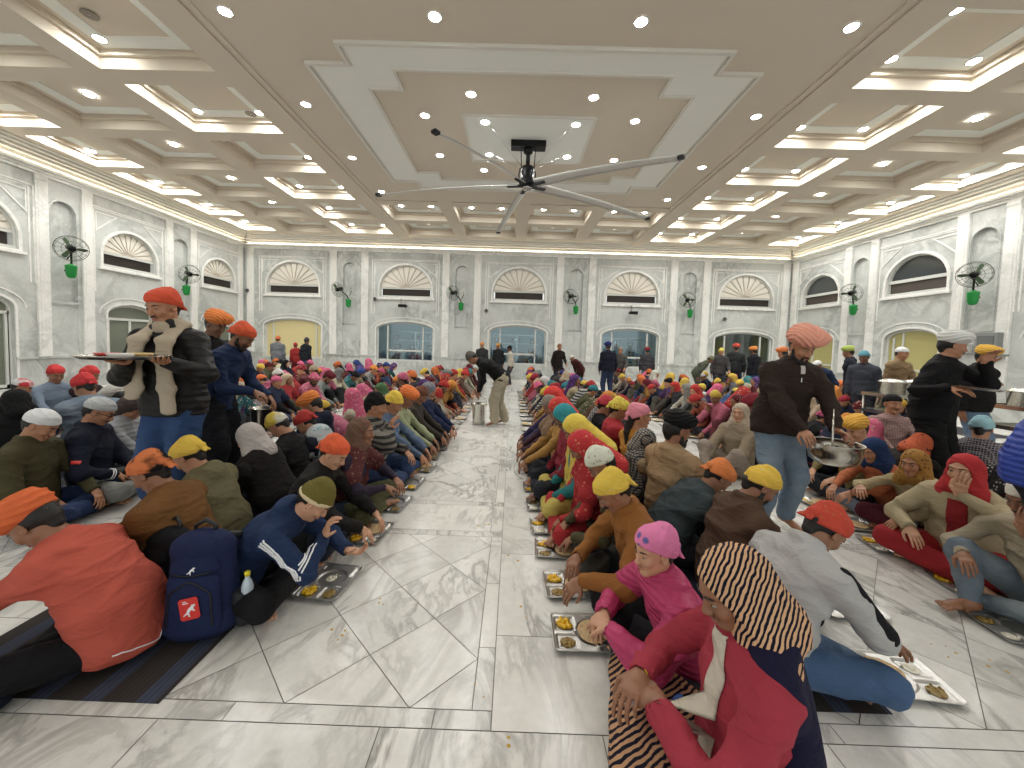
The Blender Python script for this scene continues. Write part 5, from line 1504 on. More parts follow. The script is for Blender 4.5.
V, F = s.mesh(.006); link_obj('shawl', np_mesh('shawl', [(V, F, 0)], [cloth('plain')], wrinkle(.005, 4, 18.), 2), A, color=clin((28, 26, 62)))
cg = part(A, 'cardigan')
for o_, w_ in ((.10, .055),):
    ribbon(cg, [J['NB']-X*.03, J['T']-X*.05, J['C']-X*.06, J['W']-X*.06], .075, 'cream_placket', cloth('plain'), .006, color=clin((232, 220, 200)), ray=-fw_)
ribbon(cg, [J['C']-up_*.06-fw_*.02, J['W']-fw_*.02, J['P']+up_*.02], .07, 'cream_side_panel', cloth('plain'), .006, color=clin((232, 220, 200)), ray=X*1.)
for k, c in enumerate(((190, 160, 40), (40, 90, 50), (190, 160, 40), (150, 60, 50))):
    for hnd in 'lr':
        if hnd == 'r' and k > 1: continue
        H, E = J[hnd+'H'], J[hnd+'E']; d = nrm(H-E); q = Vector(d).to_track_quat('Z', 'Y').to_matrix(); p = H-d*(.008+.012*k)
        b = MB(); b.tube([Vector(p)+q@Vector((.029*math.cos(a), .031*math.sin(a), 0)) for a in [2*PI*i/18 for i in range(18)]], .0035, 6, True); b.build('bangle', plain('bangle_%d' % k, c, .3, .4), A)
s = SDF(.012); s.ell((0, 0, 0), (.03, .022, .018)); s.ell((.02, .01, .01), (.018, .02, .014)); V, F = s.mesh(.003)
tag(link_obj('tissue', np_mesh('tissue', [(V, F, 0)], [plain('tissue', (236, 236, 240), .8)], wrinkle(.002, 1, 90.), 0), None, (.46, 1.31, .40)), 'crumpled white tissue in the hands of the tiger-scarf woman', 'tissue')
s = SDF(.01); s.ecap((0, 0, 0), (0, 0, .09), .012, .012, (1, 0, 0), 3.2); V, F = s.mesh(.004)
pk_ = link_obj('snack_packet', np_mesh('snack_packet', [(V, F, 0)], [plain('packet', (60, 110, 180), .25, var=.5, bump=.5, bscale=30)], wrinkle(.003, 1, 60.), 0), None, (.60, 1.36, .30), (.5, .2, .8)); tag(pk_, 'blue and white snack packet on the lap of the tiger-scarf woman', 'packet')

B, JB = near('child in pink puffer coat and pink bandana looking into the aisle', (.69, 1.76, .70), 96, (.49, 1.73, .33), (.49, 1.84, .33), vox=.006, s=.90, skin=PALE, seed=2, female=True,
    top=('quilt', (222, 52, 120), (240, 220, 150), 2.1), topargs=dict(thick=.036, puff=.002, collar=1), topname='puffer_coat', legs=('plain', (58, 60, 66)), hw=('bandana', 'print', (238, 120, 176), (120, 110, 190), .55), hair='hair', headscale=1.04, pk=dict(hp=8, hy=10, curl=1.0))
C, JC = near('man in mustard jacket and yellow bandana reaching over the trays', (.64, 2.36, .75), 92, (.42, 2.10, .33), (.46, 2.42, .29), vox=.0065, skin=BROWN, seed=3,
    top=('plain', (168, 104, 30)), topargs=dict(thick=.032, collar=1), legs=('plain', (24, 24, 28)), hw=('bandana', 'print', (238, 200, 40), (250, 225, 90), 1.), beard='moustache', pk=dict(hp=42, curl=.9, lhd=(-.2, .9, -.6)))
near('man in white head cloth and olive sweater between mustard jacket and red sari', (.68, 2.86, .77), 90, (.48, 2.74, .24), (.46, 2.98, .24), vox=.008, skin=BROWN, seed=4, top=('plain', (92, 84, 56)), legs=('plain', (70, 66, 60)), hw=('patka', 'print', (224, 226, 206), (196, 200, 170), 1.), pk=dict(hp=45))
near('woman in red spotted sari veil dipping bread into her tray', (.60, 3.30, .78), 90, (.44, 3.12, .20), (.45, 3.44, .22), vox=.008, female=True, skin=BROWN, seed=5, top=('print', (196, 26, 36), (230, 120, 90), .8), legs=('plain', (190, 24, 34)), hw=('veil', 'print', (206, 34, 40), (240, 160, 120), .9), hair='napehair', pk=dict(hp=45, curl=.9), shawl=('print', (186, 26, 34), (226, 110, 80), .8))
near('woman in yellow printed veil over teal blouse', (.62, 3.76, .83), 90, (.44, 3.60, .2), (.44, 3.9, .2), female=True, skin=BROWN, seed=6, top=('plain', (24, 128, 132)), legs=('plain', (212, 190, 80)), hw=('veil', 'print', (236, 206, 50), (248, 236, 150), .7), pk=dict(hp=40), shawl=('print', (232, 200, 56), (246, 232, 140), .7))
near('woman in teal headscarf behind the yellow printed veil', (.57, 4.22, .86), 90, (.42, 4.1, .2), (.42, 4.35, .2), female=True, vox=.009, skin=DARK, seed=7, top=('plain', (150, 30, 50)), hw=('scarf', 'plain', (30, 150, 160)), pk=dict(hp=35))
near('woman in scarlet headscarf, next after the teal headscarf', (.56, 4.66, .87), 90, None, None, female=True, vox=.010, skin=BROWN, seed=8, top=('plain', (190, 140, 60)), hw=('scarf', 'print', (214, 48, 40), (230, 150, 60), 1.), pk=dict(hp=35))
near('grey-haired person in beige shawl along the right of the aisle', (.52, 5.12, .84), 90, None, None, vox=.010, skin=BROWN, seed=9, top=('plain', (80, 50, 60)), hw=('patka', 'plain', (140, 128, 116)), pk=dict(hp=40), shawl=('plain', (150, 120, 90)))
near('woman in bright red veil, seventh back along the right of the aisle', (.57, 5.57, .90), 90, None, None, female=True, vox=.010, skin=BROWN, seed=10, top=('plain', (60, 50, 90)), hw=('veil', 'plain', (222, 44, 34)), pk=dict(hp=30))

# ---- second row, backs to the first
D, JD = near('boy in white and black top and jeans, red bandana tied behind', (1.68, 2.0, .72), -76, (1.86, 2.16, .26), (1.94, 1.90, .20), vox=.006, s=1.0, skin=BROWN, seed=11, top=('plain', (206, 206, 204)), topargs=dict(thick=.03, collar=1), topname='sweatshirt',
    legs=('denim', (76, 112, 158), (120, 150, 184)), hw=('bandana', 'print', (206, 62, 34), (224, 100, 56), 1.1), hair='hair', pk=dict(hp=52, hy=-8, curl=.8, rhd=(.1, 1, -.35), rhn=(0, -.2, -1)))
J = JD
for hnd in 'rl':
    S_, E_, H_ = J[hnd+'S'], J[hnd+'E'], J[hnd+'H']; fwd_ = nrm(A3(0, 1, .75)); s = SDF(.02)
    s.cap(S_+fwd_*.034, E_+fwd_*.024, .062, .052); s.cap(E_+fwd_*.012, E_+(H_-E_)*.93, .062, .046); V, F = s.mesh(.007)
    link_obj('sleeve', np_mesh('sleeve', [(V, F, 0)], [cloth('plain')], wrinkle(.004, 5, 30.), 2), D, color=clin((30, 30, 33)))['label'] = 'black sleeve'
near('man in brown jacket and bright yellow cap bent to his tray', (1.66, 2.50, .77), -88, (1.95, 2.62, .2), (1.98, 2.36, .2), vox=.0065, skin=BROWN, seed=12, top=('plain', (98, 72, 54)), topargs=dict(thick=.034, collar=1, belly=.02), hw=('patka', 'print', (240, 196, 40), (250, 226, 120), .7), beard='beard', pk=dict(hp=40, hy=-10))
near('person in slate grey jacket squeezed behind the brown jacket', (1.64, 2.97, .66), -90, None, None, vox=.008, skin=BROWN, seed=13, top=('plain', (66, 78, 82)), topargs=dict(thick=.034, belly=.02), hw=('bandana', 'plain', (236, 130, 50)), pk=dict(hp=50))
near('man in tan shirt and large black turban seen from behind', (1.48, 3.40, .93), -64, (1.75, 3.5, .35), (1.80, 3.25, .25), vox=.007, skin=BROWN, seed=14, top=('plain', (190, 156, 112)), topargs=dict(thick=.024, belly=.02), topname='shirt', legs=('plain', (30, 30, 34)), hw=('bigturban', 'plain', (20, 20, 22)), headscale=.90, beard='beard', pk=dict(hp=12, hy=-15))
near('child under a grey plaid shawl beside the black turban', (1.36, 3.82, .72), -95, None, None, vox=.008, s=.9, skin=TAN, seed=15, top=('plain', (176, 150, 110)), hw=('hood', 'plaid', (166, 160, 150), (60, 60, 70), 1.4), pk=dict(hp=30), shawl=('plaid', (172, 166, 156), (52, 54, 66), 1.2))
near('girl in orange dress with pink bandana and long black ponytail', (1.42, 4.22, .90), -70, None, None, vox=.008, female=True, skin=TAN, seed=16, top=('plain', (218, 146, 30)), topname='dress', hw=('bandana', 'plain', (240, 140, 160)), hair='longhair', pk=dict(hp=5, hy=-20))
near('person in red jacket and yellow patterned bandana behind the ponytail girl', (1.34, 4.72, .88), -100, None, None, vox=.010, skin=BROWN, seed=17, top=('plain', (196, 34, 48)), topargs=dict(thick=.03), hw=('bandana', 'print', (228, 208, 60), (200, 60, 50), 1.), pk=dict(hp=30))
near('person in black jacket and crimson bandana, back to the aisle row', (1.30, 5.25, .84), -85, None, None, vox=.010, skin=BROWN, seed=18, top=('plain', (34, 34, 38)), hw=('bandana', 'plain', (196, 50, 66)), pk=dict(hp=35))

# ---- third row on the right, facing left
E1, JE = near('laughing woman in red headscarf and cream cardigan, hand at her mouth', (3.42, 2.88, .80), 112, (3.24, 2.74, .66), (3.16, 2.98, .30), vox=.0065, female=True, skin=PALE, seed=21, top=('plain', (206, 188, 146)), topargs=dict(thick=.026, belly=.03), topname='cardigan',
    legs=('plain', (190, 24, 34)), legargs=dict(full=.02, f=1.1), hw=('scarf', 'plain', (194, 30, 38)), pk=dict(hp=2, hy=-6, lhd=(-.1, .2, 1), lhn=(0, -1, .2), curl=.5, fat=1.06))
cg = part(E1, 'cardigan'); J = JE
ribbon(cg, [J['T']+J['up']*.02, J['C'], J['W'], J['P']+J['up']*.04], .11, 'red_kurta_front', cloth('plain'), .004, color=clin((178, 30, 40)), ray=-J['fw'])
near('smiling woman in yellow-brown headscarf and cream sweater', (3.55, 3.36, .71), 108, (3.22, 3.12, .30), (3.16, 3.42, .46), vox=.0065, female=True, s=.95, skin=TAN, seed=22, top=('plain', (198, 178, 132)), topname='sweater', legs=('plain', (96, 26, 44)), hw=('scarf', 'print', (168, 120, 40), (110, 60, 40), 1.), pk=dict(hp=8, hy=0))
near('girl in dark blue headscarf and orange sweater', (3.58, 3.78, .71), 98, (3.22, 3.60, .33), (3.20, 3.76, .33), vox=.007, female=True, s=.95, skin=TAN, seed=23, top=('plain', (204, 108, 56)), topname='sweater', legs=('plain', (112, 122, 140)), hw=('scarf', 'plain', (24, 50, 96)), pk=dict(hp=22))
near('boy in yellow-orange turban and khaki jacket eating', (3.84, 4.26, .82), 95, (3.5, 4.1, .3), (3.5, 4.4, .3), vox=.008, skin=PALE, seed=24, top=('plain', (140, 122, 72)), hw=('turban', 'plain', (234, 172, 36)), pk=dict(hp=25))
near('man in white cap and jeans at the right edge, hand to his mouth', (3.24, 2.38, .78), 92, (3.04, 2.22, .62), (3.02, 2.5, .35), vox=.0065, skin=BROWN, seed=25, top=('plain', (196, 180, 150)), legs=('denim', (120, 136, 150), (160, 170, 176)), hw=('patka', 'plain', (230, 222, 206)), beard='moustache', pk=dict(hp=20, lhd=(0, .3, 1), lhn=(0, -1, 0), legs='one'))
near('small child in green jacket and pink cap by the peach-turban man', (3.49, 5.2, .62), 130, None, None, vox=.008, s=.78, skin=TAN, seed=26, top=('plain', (142, 146, 84)), legs=('plain', (30, 30, 34)), hw=('cap', 'plain', (236, 110, 160)), pk=dict(hp=5, legs='knee'))
near('woman in beige coat with headscarf pushed back, knees up', (2.98, 5.0, .84), 115, None, None, vox=.008, female=True, skin=PALE, seed=27, top=('plain', (168, 150, 122)), topargs=dict(thick=.034), legs=('plain', (176, 160, 144)), hw=('scarf', 'plain', (190, 172, 148)), hair='hair', pk=dict(hp=0, hy=15, legs='knee'))
near('person in deep maroon turban beside the beige-coated woman', (3.51, 5.55, .87), 95, None, None, vox=.009, skin=BROWN, seed=28, top=('plain', (36, 40, 66)), hw=('bigturban', 'plain', (130, 22, 40)), headscale=.9, beard='beard', pk=dict(hp=35))

# ---- first row left of the aisle
P5, J5 = near('man in olive beanie and navy jacket with three white sleeve stripes eating', (-1.23, 2.40, .61), -82, (-1.10, 2.56, .20), (-1.15, 2.36, .41), vox=.006, skin=PALE, seed=31, top=('plain', (32, 56, 98)), topargs=dict(thick=.026, hood=True), legs=('plain', (26, 26, 30)), hw=('beanie', 'plain', (110, 100, 34)), pk=dict(hp=48, curl=.9, rhd=(.3, .3, 1), lhd=(.2, 1, -.1), lhn=(0, 0, 1)))
jk = part(P5, 'jacket'); J = J5
for k in (-1, 0, 1):
    q = nrm(np.cross(J['rE']-J['rS'], A3(1, -.3, .3)))*.024*k
    ribbon(jk, [J['rS']+A3(.1, -.05, .04)+q+(J['rE']-J['rS'])*.05, (J['rS']+J['rE'])/2+A3(.12, -.05, .02)+q, J['rE']+A3(.1, -.04, .0)+q], .010, 'white_stripe', M_wht, .003)
    q2 = nrm(np.cross(J['rH']-J['rE'], A3(1, -.3, .3)))*.020*k
    ribbon(jk, [J['rE']+A3(.1, -.03, -.02)+q2, (J['rE']+J['rH'])/2+A3(.08, -.03, 0)+q2, J['rH']-(J['rH']-J['rE'])*.15+A3(.06, -.03, 0)+q2], .009, 'white_stripe', M_wht, .003)
bn = part(P5, 'beanie')
s = SDF(.004); s.torus((0, -.016, .020), .0875, .0135, Rx(.28), 1.16); V, F = s.mesh(.005); link_obj('brim', np_mesh('brim', [(V, F, 0)], [plain('cream_knit', (206, 188, 150), .9, bump=.5, bscale=150)], None, 1), bn)
near('person in orange bandana and black jacket behind the striped-sleeve man', (-1.38, 2.98, .75), -85, (-1.1, 3.1, .22), (-1.12, 2.86, .2), vox=.007, skin=PALE, seed=32, top=('plain', (34, 31, 30)), topargs=dict(thick=.028), legs=('plain', (40, 50, 66)), hw=('bandana', 'print', (236, 88, 24), (226, 110, 60), .8), pk=dict(hp=35, hy=-12))
near('woman in patterned maroon and brown shawl looking across the aisle', (-1.37, 3.50, .80), -90, (-1.08, 3.6, .32), (-1.10, 3.34, .34), vox=.007, female=True, skin=BROWN, seed=33, top=('plain', (56, 44, 66)), legs=('plain', (92, 92, 56)), hw=('scarf', 'print', (112, 84, 66), (150, 60, 60), 1.), pk=dict(hp=5), shawl=('print', (98, 44, 44), (150, 110, 90), .9))
near('man in grey striped sweater and black beanie, hand to chin', (-1.53, 4.30, .90), -85, (-1.2, 4.4, .35), (-1.34, 4.2, .66), vox=.008, skin=TAN, seed=34, top=('stripe', (52, 50, 50), (128, 122, 112), 1.2, 'Z'), topargs=dict(thick=.03, puff=.004), topname='sweater', legs=('denim', (44, 66, 108), (60, 84, 126)), hw=('beanie', 'plain', (18, 18, 18)), pk=dict(hp=12, rhd=(0, .3, 1)))
near('man in yellow beanie with black band and blue denim shirt', (-1.47, 4.76, .86), -88, None, None, vox=.008, skin=TAN, seed=35, top=('denim', (96, 118, 150), (120, 140, 168)), legs=('denim', (48, 76, 122), (70, 96, 140)), hw=('beanie', 'plain', (238, 200, 40)), pk=dict(hp=28))
near('man in orange turban and pale green shirt in the aisle row', (-1.44, 5.22, .86), -88, None, None, vox=.009, skin=BROWN, seed=36, top=('plain', (176, 184, 140)), topname='shirt', hw=('turban', 'plain', (240, 120, 36)), pk=dict(hp=35))
near('person in brown patterned cap beside the pale green shirt', (-1.37, 5.72, .84), -88, None, None, vox=.010, skin=BROWN, seed=37, top=('plain', (70, 62, 54)), hw=('patka', 'print', (120, 74, 56), (60, 40, 40), 1.), pk=dict(hp=40))
near('woman in navy coat with grey patterned headscarf in the aisle row', (-1.34, 6.2, .85), -88, None, None, vox=.010, female=True, skin=TAN, seed=38, top=('plain', (30, 44, 84)), topargs=dict(thick=.03), hw=('scarf', 'print', (130, 130, 140), (60, 60, 80), 1.4), pk=dict(hp=30))

# ---- second row left, backs to the first
P1, J1 = near('man in coral red jacket and orange turban seated at the lower left', (-2.34, 1.84, .69), 100, (-2.66, 1.66, .26), (-2.64, 2.0, .26), vox=.006, skin=BROWN, seed=41, top=('plain', (222, 92, 68)), topargs=dict(thick=.034, belly=.028, hem=-.05, cutz=.055), legs=('plain', (24, 24, 30)), legargs=dict(seat=0., thick=.008), hw=('turban', 'plain', (236, 104, 28)), headscale=1.0, pk=dict(hp=46, fat=1.0))
ribbon(part(P1, 'jacket'), [(-.25, -.12, .11), (0, -.3, .10), (.25, -.12, .11)], .006, 'hem_piping', M_wht, .003)
near('man in ochre brown jacket with black and orange knotted headcloth', (-2.26, 2.36, .77), 96, None, None, vox=.0065, skin=BROWN, seed=42, top=('plain', (134, 88, 34)), topargs=dict(thick=.034, belly=.03), hw=('bandana', 'camo', (226, 120, 50), (26, 22, 22), .55), pk=dict(hp=38, fat=1.04))
near('man in olive green sweater and yellow knotted bandana', (-2.34, 2.74, .76), 92, None, None, vox=.007, skin=TAN, seed=43, top=('plain', (126, 118, 82)), topargs=dict(thick=.030, belly=.03, hood=True), topname='sweater', hw=('bandana', 'plain', (240, 198, 44)), beard='moustache', pk=dict(hp=42, fat=1.05))
near('woman in pale grey headscarf and shaggy black shawl', (-2.27, 3.28, .76), 85, None, None, vox=.008, female=True, skin=TAN, seed=44, top=('plain', (36, 32, 32)), hw=('scarf', 'plain', (188, 178, 172)), pk=dict(hp=30), shawl=('plain', (34, 29, 29)))
near('person in mustard head cloth with white patch and black coat', (-2.34, 3.80, .76), 90, None, None, vox=.009, skin=TAN, seed=45, top=('plain', (30, 28, 30)), hw=('patka', 'camo', (216, 186, 40), (236, 232, 214), .35), pk=dict(hp=50), shawl=None)
near('woman in red bandana with turquoise and white shawl', (-2.28, 4.2, .70), 90, None, None, vox=.009, female=True, skin=TAN, seed=46, top=('plain', (40, 44, 60)), hw=('bandana', 'plain', (180, 42, 34)), pk=dict(hp=50), shawl=('print', (206, 212, 214), (80, 190, 200), .6))
near('man in orange turban and navy hooded coat, back to the aisle', (-2.42, 4.62, .83), 90, None, None, vox=.009, skin=TAN, seed=47, top=('plain', (28, 36, 60)), topargs=dict(thick=.034, hood=True), hw=('turban', 'plain', (238, 130, 30)), pk=dict(hp=40))

# ---- rows further left
near('man in white cap and olive fleece reaching for his tray at the left', (-3.98, 3.20, .84), -72, (-3.72, 3.36, .22), (-3.78, 3.12, .2), vox=.007, skin=TAN, seed=51, top=('plain', (84, 78, 48)), topargs=dict(thick=.03, collar=1), topname='fleece', legs=('denim', (40, 62, 110), (60, 84, 130)), hw=('cap', 'plain', (226, 226, 226)), pk=dict(hp=35))
N1, JN = near('man in grey cap, glasses and navy varsity jacket breaking bread', (-4.0, 3.68, .87), -62, (-3.72, 3.76, .28), (-3.78, 3.60, .28), vox=.007, skin=TAN, seed=52, top=('plain', (26, 32, 52)), topargs=dict(thick=.03, collar=1), legs=('plain', (140, 140, 134)), hw=('cap', 'plain', (188, 190, 190)), beard='moustache', pk=dict(hp=32))
J = JN; jk = part(N1, 'jacket')
for hnd in 'lr':
    H, E = J[hnd+'H'], J[hnd+'E']; d = nrm(H-E)
    for k in (0, 1): 
        q = Vector(d).to_track_quat('Z', 'Y').to_matrix(); p = H-d*(.025+.018*k)
        b = MB(); b.tube([Vector(p)+q@Vector((.045*math.cos(a), .045*math.sin(a), 0)) for a in [2*PI*i/18 for i in range(18)]], .0045, 6, True); b.build('cuff_stripe', M_wht, N1)
ribbon(jk, [J['rS']+(J['rE']-J['rS'])*.55+A3(.1, 0, 0)-J['fw']*.05, J['rS']+(J['rE']-J['rS'])*.55+A3(.1, 0, 0)+J['fw']*.05], .028, 'red_sleeve_print', M_red, .003, nseg=6)
b = MB(); M4_ = Matrix.Translation(Vector(J['HC']))@Matrix([list(map(float, r)) for r in J['M']]).to_4x4()
for x in (-.031, .031): b.tube([M4_@Vector((x+.021*math.cos(a), .098-abs(x)*.1, .001+.015*math.sin(a))) for a in [2*PI*i/16 for i in range(16)]], .0018, 5, True)
b.tube([M4_@Vector((-.010, .100, .003)), M4_@Vector((.010, .100, .003))], .0018, 5)
for x in (-1, 1): b.tube([M4_@Vector((x*.052, .092, .004)), M4_@Vector((x*.078, .0, .0))], .0018, 5)
b.build('glasses', M_blk, N1)
near('person in grey puffer, red collar and dark knitted hood', (-4.23, 4.22, .80), -80, None, None, vox=.008, skin=TAN, seed=53, top=('quilt', (176, 178, 182), (240, 220, 150), 1.6), topargs=dict(thick=.034), hw=('hood', 'print', (74, 62, 60), (110, 94, 90), 1.2), pk=dict(hp=40), shawl=None)
near('person in black coat hunched with back turned at the left', (-5.25, 4.0, .86), 60, None, None, vox=.009, skin=BROWN, seed=54, top=('plain', (16, 16, 18)), topargs=dict(thick=.036), legs=('plain', (20, 20, 22)), hw=('hood', 'plain', (16, 16, 18)), pk=dict(hp=30))
near('person in faded denim jacket and red cap bending at the left', (-5.3, 4.7, .95), 75, None, None, vox=.009, skin=BROWN, seed=55, top=('denim', (120, 138, 158), (150, 164, 180)), topargs=dict(thick=.032, belly=.03), legs=('plaid', (26, 26, 28), (130, 130, 130), .8), hw=('bandana', 'plain', (200, 34, 40)), pk=dict(hp=40))
near('man in red head cloth and dark plaid shirt near the left wall', (-7.0, 6.3, .92), -75, None, None, vox=.010, skin=BROWN, seed=56, top=('plaid', (70, 40, 44), (30, 28, 34), 1.), legs=('plain', (50, 50, 66)), hw=('patka', 'plain', (206, 40, 40)), pk=dict(hp=20, legs='knee'))
near('man in red bandana with white tag, light blue shirt, near the left wall', (-7.45, 6.2, .92), -110, None, None, vox=.010, skin=BROWN, seed=57, top=('plain', (140, 160, 184)), hw=('bandana', 'plain', (206, 36, 40)), pk=dict(hp=20))
near('person in red and white cap low at the left edge', (-7.3, 5.65, .78), -60, None, None, vox=.010, skin=BROWN, seed=58, top=('plain', (30, 30, 34)), hw=('cap', 'camo', (200, 36, 44), (232, 232, 232), .5), pk=dict(hp=30))
near('man in pink checked shirt facing the camera on the right', (5.54, 5.6, .95), 165, None, None, vox=.009, skin=TAN, seed=59, top=('plaid', (196, 160, 152), (160, 120, 116), 1.4), topname='shirt', legs=('plain', (60, 58, 60)), hw=('cap', 'plain', (24, 22, 24)), beard='moustache', pk=dict(hp=2))
near('woman in hot pink cap with white cloth on the right', (5.87, 5.6, .84), 150, None, None, vox=.010, female=True, skin=TAN, seed=60, top=('plain', (40, 38, 44)), hw=('patka', 'plain', (226, 50, 130)), pk=dict(hp=30))
near('person in dark checked flannel shirt on the right side', (5.32, 4.35, .86), -60, None, None, vox=.009, skin=TAN, seed=61, top=('plaid', (66, 58, 66), (170, 160, 166), 1.6), topname='shirt', topargs=dict(thick=.03, belly=.02), hw=('patka', 'plain', (150, 196, 206)), pk=dict(hp=20))
near('person in burnt orange headscarf bent behind the yellow-brown headscarf', (4.62, 4.3, .66), -80, None, None, vox=.009, female=True, skin=TAN, seed=62, top=('plain', (44, 36, 36)), hw=('scarf', 'print', (206, 92, 46), (40, 30, 30), .5), pk=dict(hp=50))
near('person in yellow jacket with black stripes behind the red headscarf', (4.35, 2.95, .82), -75, None, None, vox=.008, skin=TAN, seed=63, top=('stripe', (196, 172, 70), (34, 30, 30), .5, 'X'), topargs=dict(thick=.034, belly=.02), hw=('hood', 'print', (150, 30, 44), (220, 220, 220), 1.), pk=dict(hp=25))
near('person in black and white dotted headscarf on the right side', (4.75, 3.5, .78), -70, None, None, vox=.009, female=True, skin=TAN, seed=64, top=('print', (40, 36, 40), (200, 196, 190), 1.), hw=('scarf', 'print', (34, 32, 34), (214, 206, 196), 1.2), pk=dict(hp=35))

# ---- people on their feet
ST = 'stand'
T, JT = near('bearded man in peach turban and dark brown fleece serving from a pan', (2.50, 3.36, 1.70), 183, (2.64, 3.12, 1.03), (2.40, 3.06, .93), kind=ST, lean=14, vox=.0065, skin=TAN, seed=71, top=('plain', (62, 48, 40)), topargs=dict(thick=.034, collar=1, hem=-.05, belly=.01), topname='fleece', legs=('denim', (132, 156, 178), (160, 180, 196)), legargs=dict(thick=.016, full=.012),
    hw=('bigturban', 'plain', (246, 164, 136)), beard='beard', headscale=1.05, pk=dict(hp=28, curl=1.1, fat=1.08, lhd=(-.3, .6, -.2), rhd=(.3, .9, -.3), le=(-1, -.2, -.3), re=(1, -.2, -.3)))
J = JT; fl = part(T, 'fleece')
ribbon(fl, [J['T']-J['up']*.02, J['T']-J['up']*.055], .012, 'zip_pull', M_ss, .008, nseg=4, ray=-J['fw']); ribbon(fl, [J['NB']+J['up']*.005, J['T']+J['up']*.015], .036, 'undershirt', plain('undershirt', (206, 198, 192), .9), .005, nseg=8, ray=-J['fw'])
S1, J1s = near('tall man in orange bandana and cream scarf carrying a wide tray', (-2.82, 3.08, 1.86), 180, (-2.56, 2.80, 1.44), (-2.84, 2.80, 1.43), kind=ST, lean=4, vox=.0065, skin=TAN, seed=72, top=('quilt', (38, 36, 36), (240, 220, 150), 1.5), topargs=dict(thick=.034, collar=1, hem=-.1), legs=('denim', (44, 78, 130), (66, 100, 150)), legargs=dict(thick=.018, full=.012), hw=('bandana', 'plain', (226, 74, 28)), beard='moustache',
    pk=dict(hp=18, hy=-4, curl=.4, lhd=(-.6, .8, 0), rhd=(-.2, 1, 0), lhn=(0, 0, 1), rhn=(0, 0, 1), fat=1.02, le=(-1, -.4, -1.2), re=(1, -.4, -1.2)))
J = J1s; s = SDF(.025)
for sg in (-1, 1):
    f_ = J['fw']; u_ = J['up']; x_ = J['X']*sg
    for a_, b_ in ((J['NB']-f_*.045+u_*.03, J['NB']+x_*.085+u_*.02), (J['NB']+x_*.085+u_*.02, J['T']+x_*.095+f_*.155-u_*.01), (J['T']+x_*.095+f_*.155-u_*.01, J['C']+x_*.10+f_*.19), (J['C']+x_*.10+f_*.19, J['W']+x_*.11+f_*.19), (J['W']+x_*.11+f_*.19, J['W']+x_*.12+f_*.20-u_*(.16 if sg < 0 else .06))):
        s.ecap(a_, b_, .024, .024, J['X'], 2.3, .03)
s.chain([J['NB']+J['X']*.06+J['up']*.03, J['NB']+J['fw']*.075+J['up']*.01, J['NB']-J['X']*.06+J['up']*.03], [.04, .042, .04])
V, F = s.mesh(.0065); link_obj('scarf', np_mesh('scarf', [(V, F, 0)], [cloth('plain')], wrinkle(.0022, 12, 50.), 2), S1, color=clin((214, 196, 168)))
near('man in orange turban and black shirt behind the scarfed server', (-3.38, 4.35, 1.76), -100, None, None, kind=ST, lean=8, vox=.008, skin=DARK, seed=73, top=('plain', (28, 28, 30)), legs=('denim', (90, 120, 160), (120, 150, 180)), hw=('turban', 'plain', (236, 128, 36)), pk=dict(hp=25))
near('server in blue sweater and orange bandana leaning with a bucket', (-2.75, 3.90, 1.64), -88, (-2.62, 4.10, 1.0), (-2.60, 3.84, 1.08), kind=ST, lean=22, vox=.007, skin=BROWN, seed=74, top=('plain', (30, 52, 92)), topargs=dict(thick=.03, hem=-.05), topname='sweater', legs=('plain', (30, 32, 40)), legargs=dict(thick=.03, full=.03), hw=('bandana', 'plain', (230, 84, 30)), beard='beard', pk=dict(hp=38, curl=1.))
near('tall man in white turban and black jumper holding a plate, hand to mouth', (4.86, 4.3, 1.78), -160, (4.98, 4.10, 1.60), (4.52, 3.98, 1.33), kind=ST, lean=8, vox=.007, skin=TAN, seed=75, top=('plain', (24, 23, 26)), topargs=dict(thick=.034, hem=-.08, belly=.02), topname='jumper', legs=('plain', (26, 26, 28)), legargs=dict(thick=.03), hw=('turban', 'plain', (226, 226, 222)), beard='moustache', pk=dict(hp=12, hy=42, fat=1.05, lhd=(0, .4, 1), re=(.7, -.5, -1), le=(-.6, .2, -1)))
near('man in yellow turban, black jacket and jeans near the right edge', (6.70, 5.5, 1.68), -170, (6.55, 5.3, 1.35), None, kind=ST, lean=5, vox=.008, skin=BROWN, seed=76, top=('plain', (28, 26, 28)), topargs=dict(thick=.036, belly=.02), legs=('denim', (110, 140, 170), (140, 166, 190)), hw=('turban', 'plain', (236, 180, 40)), beard='beard', pk=dict(hp=15, fat=1.05))
near('server in bright blue quilted jacket cut off by the right edge', (3.31, 2.02, 1.74), -90, (3.6, 2.2, 1.2), (3.6, 1.9, 1.2), kind=ST, lean=28, vox=.009, skin=BROWN, seed=77, top=('quilt', (30, 70, 190), (240, 220, 150), 2.6), topargs=dict(thick=.045, puff=.006), hw=('turban', 'plain', (40, 60, 150)), pk=dict(hp=30, lf=(-.11, .30, .09), rf=(.11, .34, .09)))
near('bending server in black jumper and beige trousers in the aisle', (-.82, 7.62, 1.34), 96, (-.66, 7.50, .62), (-.70, 7.78, .62), kind=ST, lean=60, vox=.009, skin=BROWN, seed=78, top=('plain', (20, 20, 22)), topargs=dict(thick=.03), topname='jumper', legs=('plain', (196, 184, 156)), legargs=dict(thick=.026, full=.02), hw=('beanie', 'plain', (96, 92, 84)), beard='moustache', pk=dict(hp=60, lf=(-.12, .10, .09), rf=(.12, -.12, .09)))
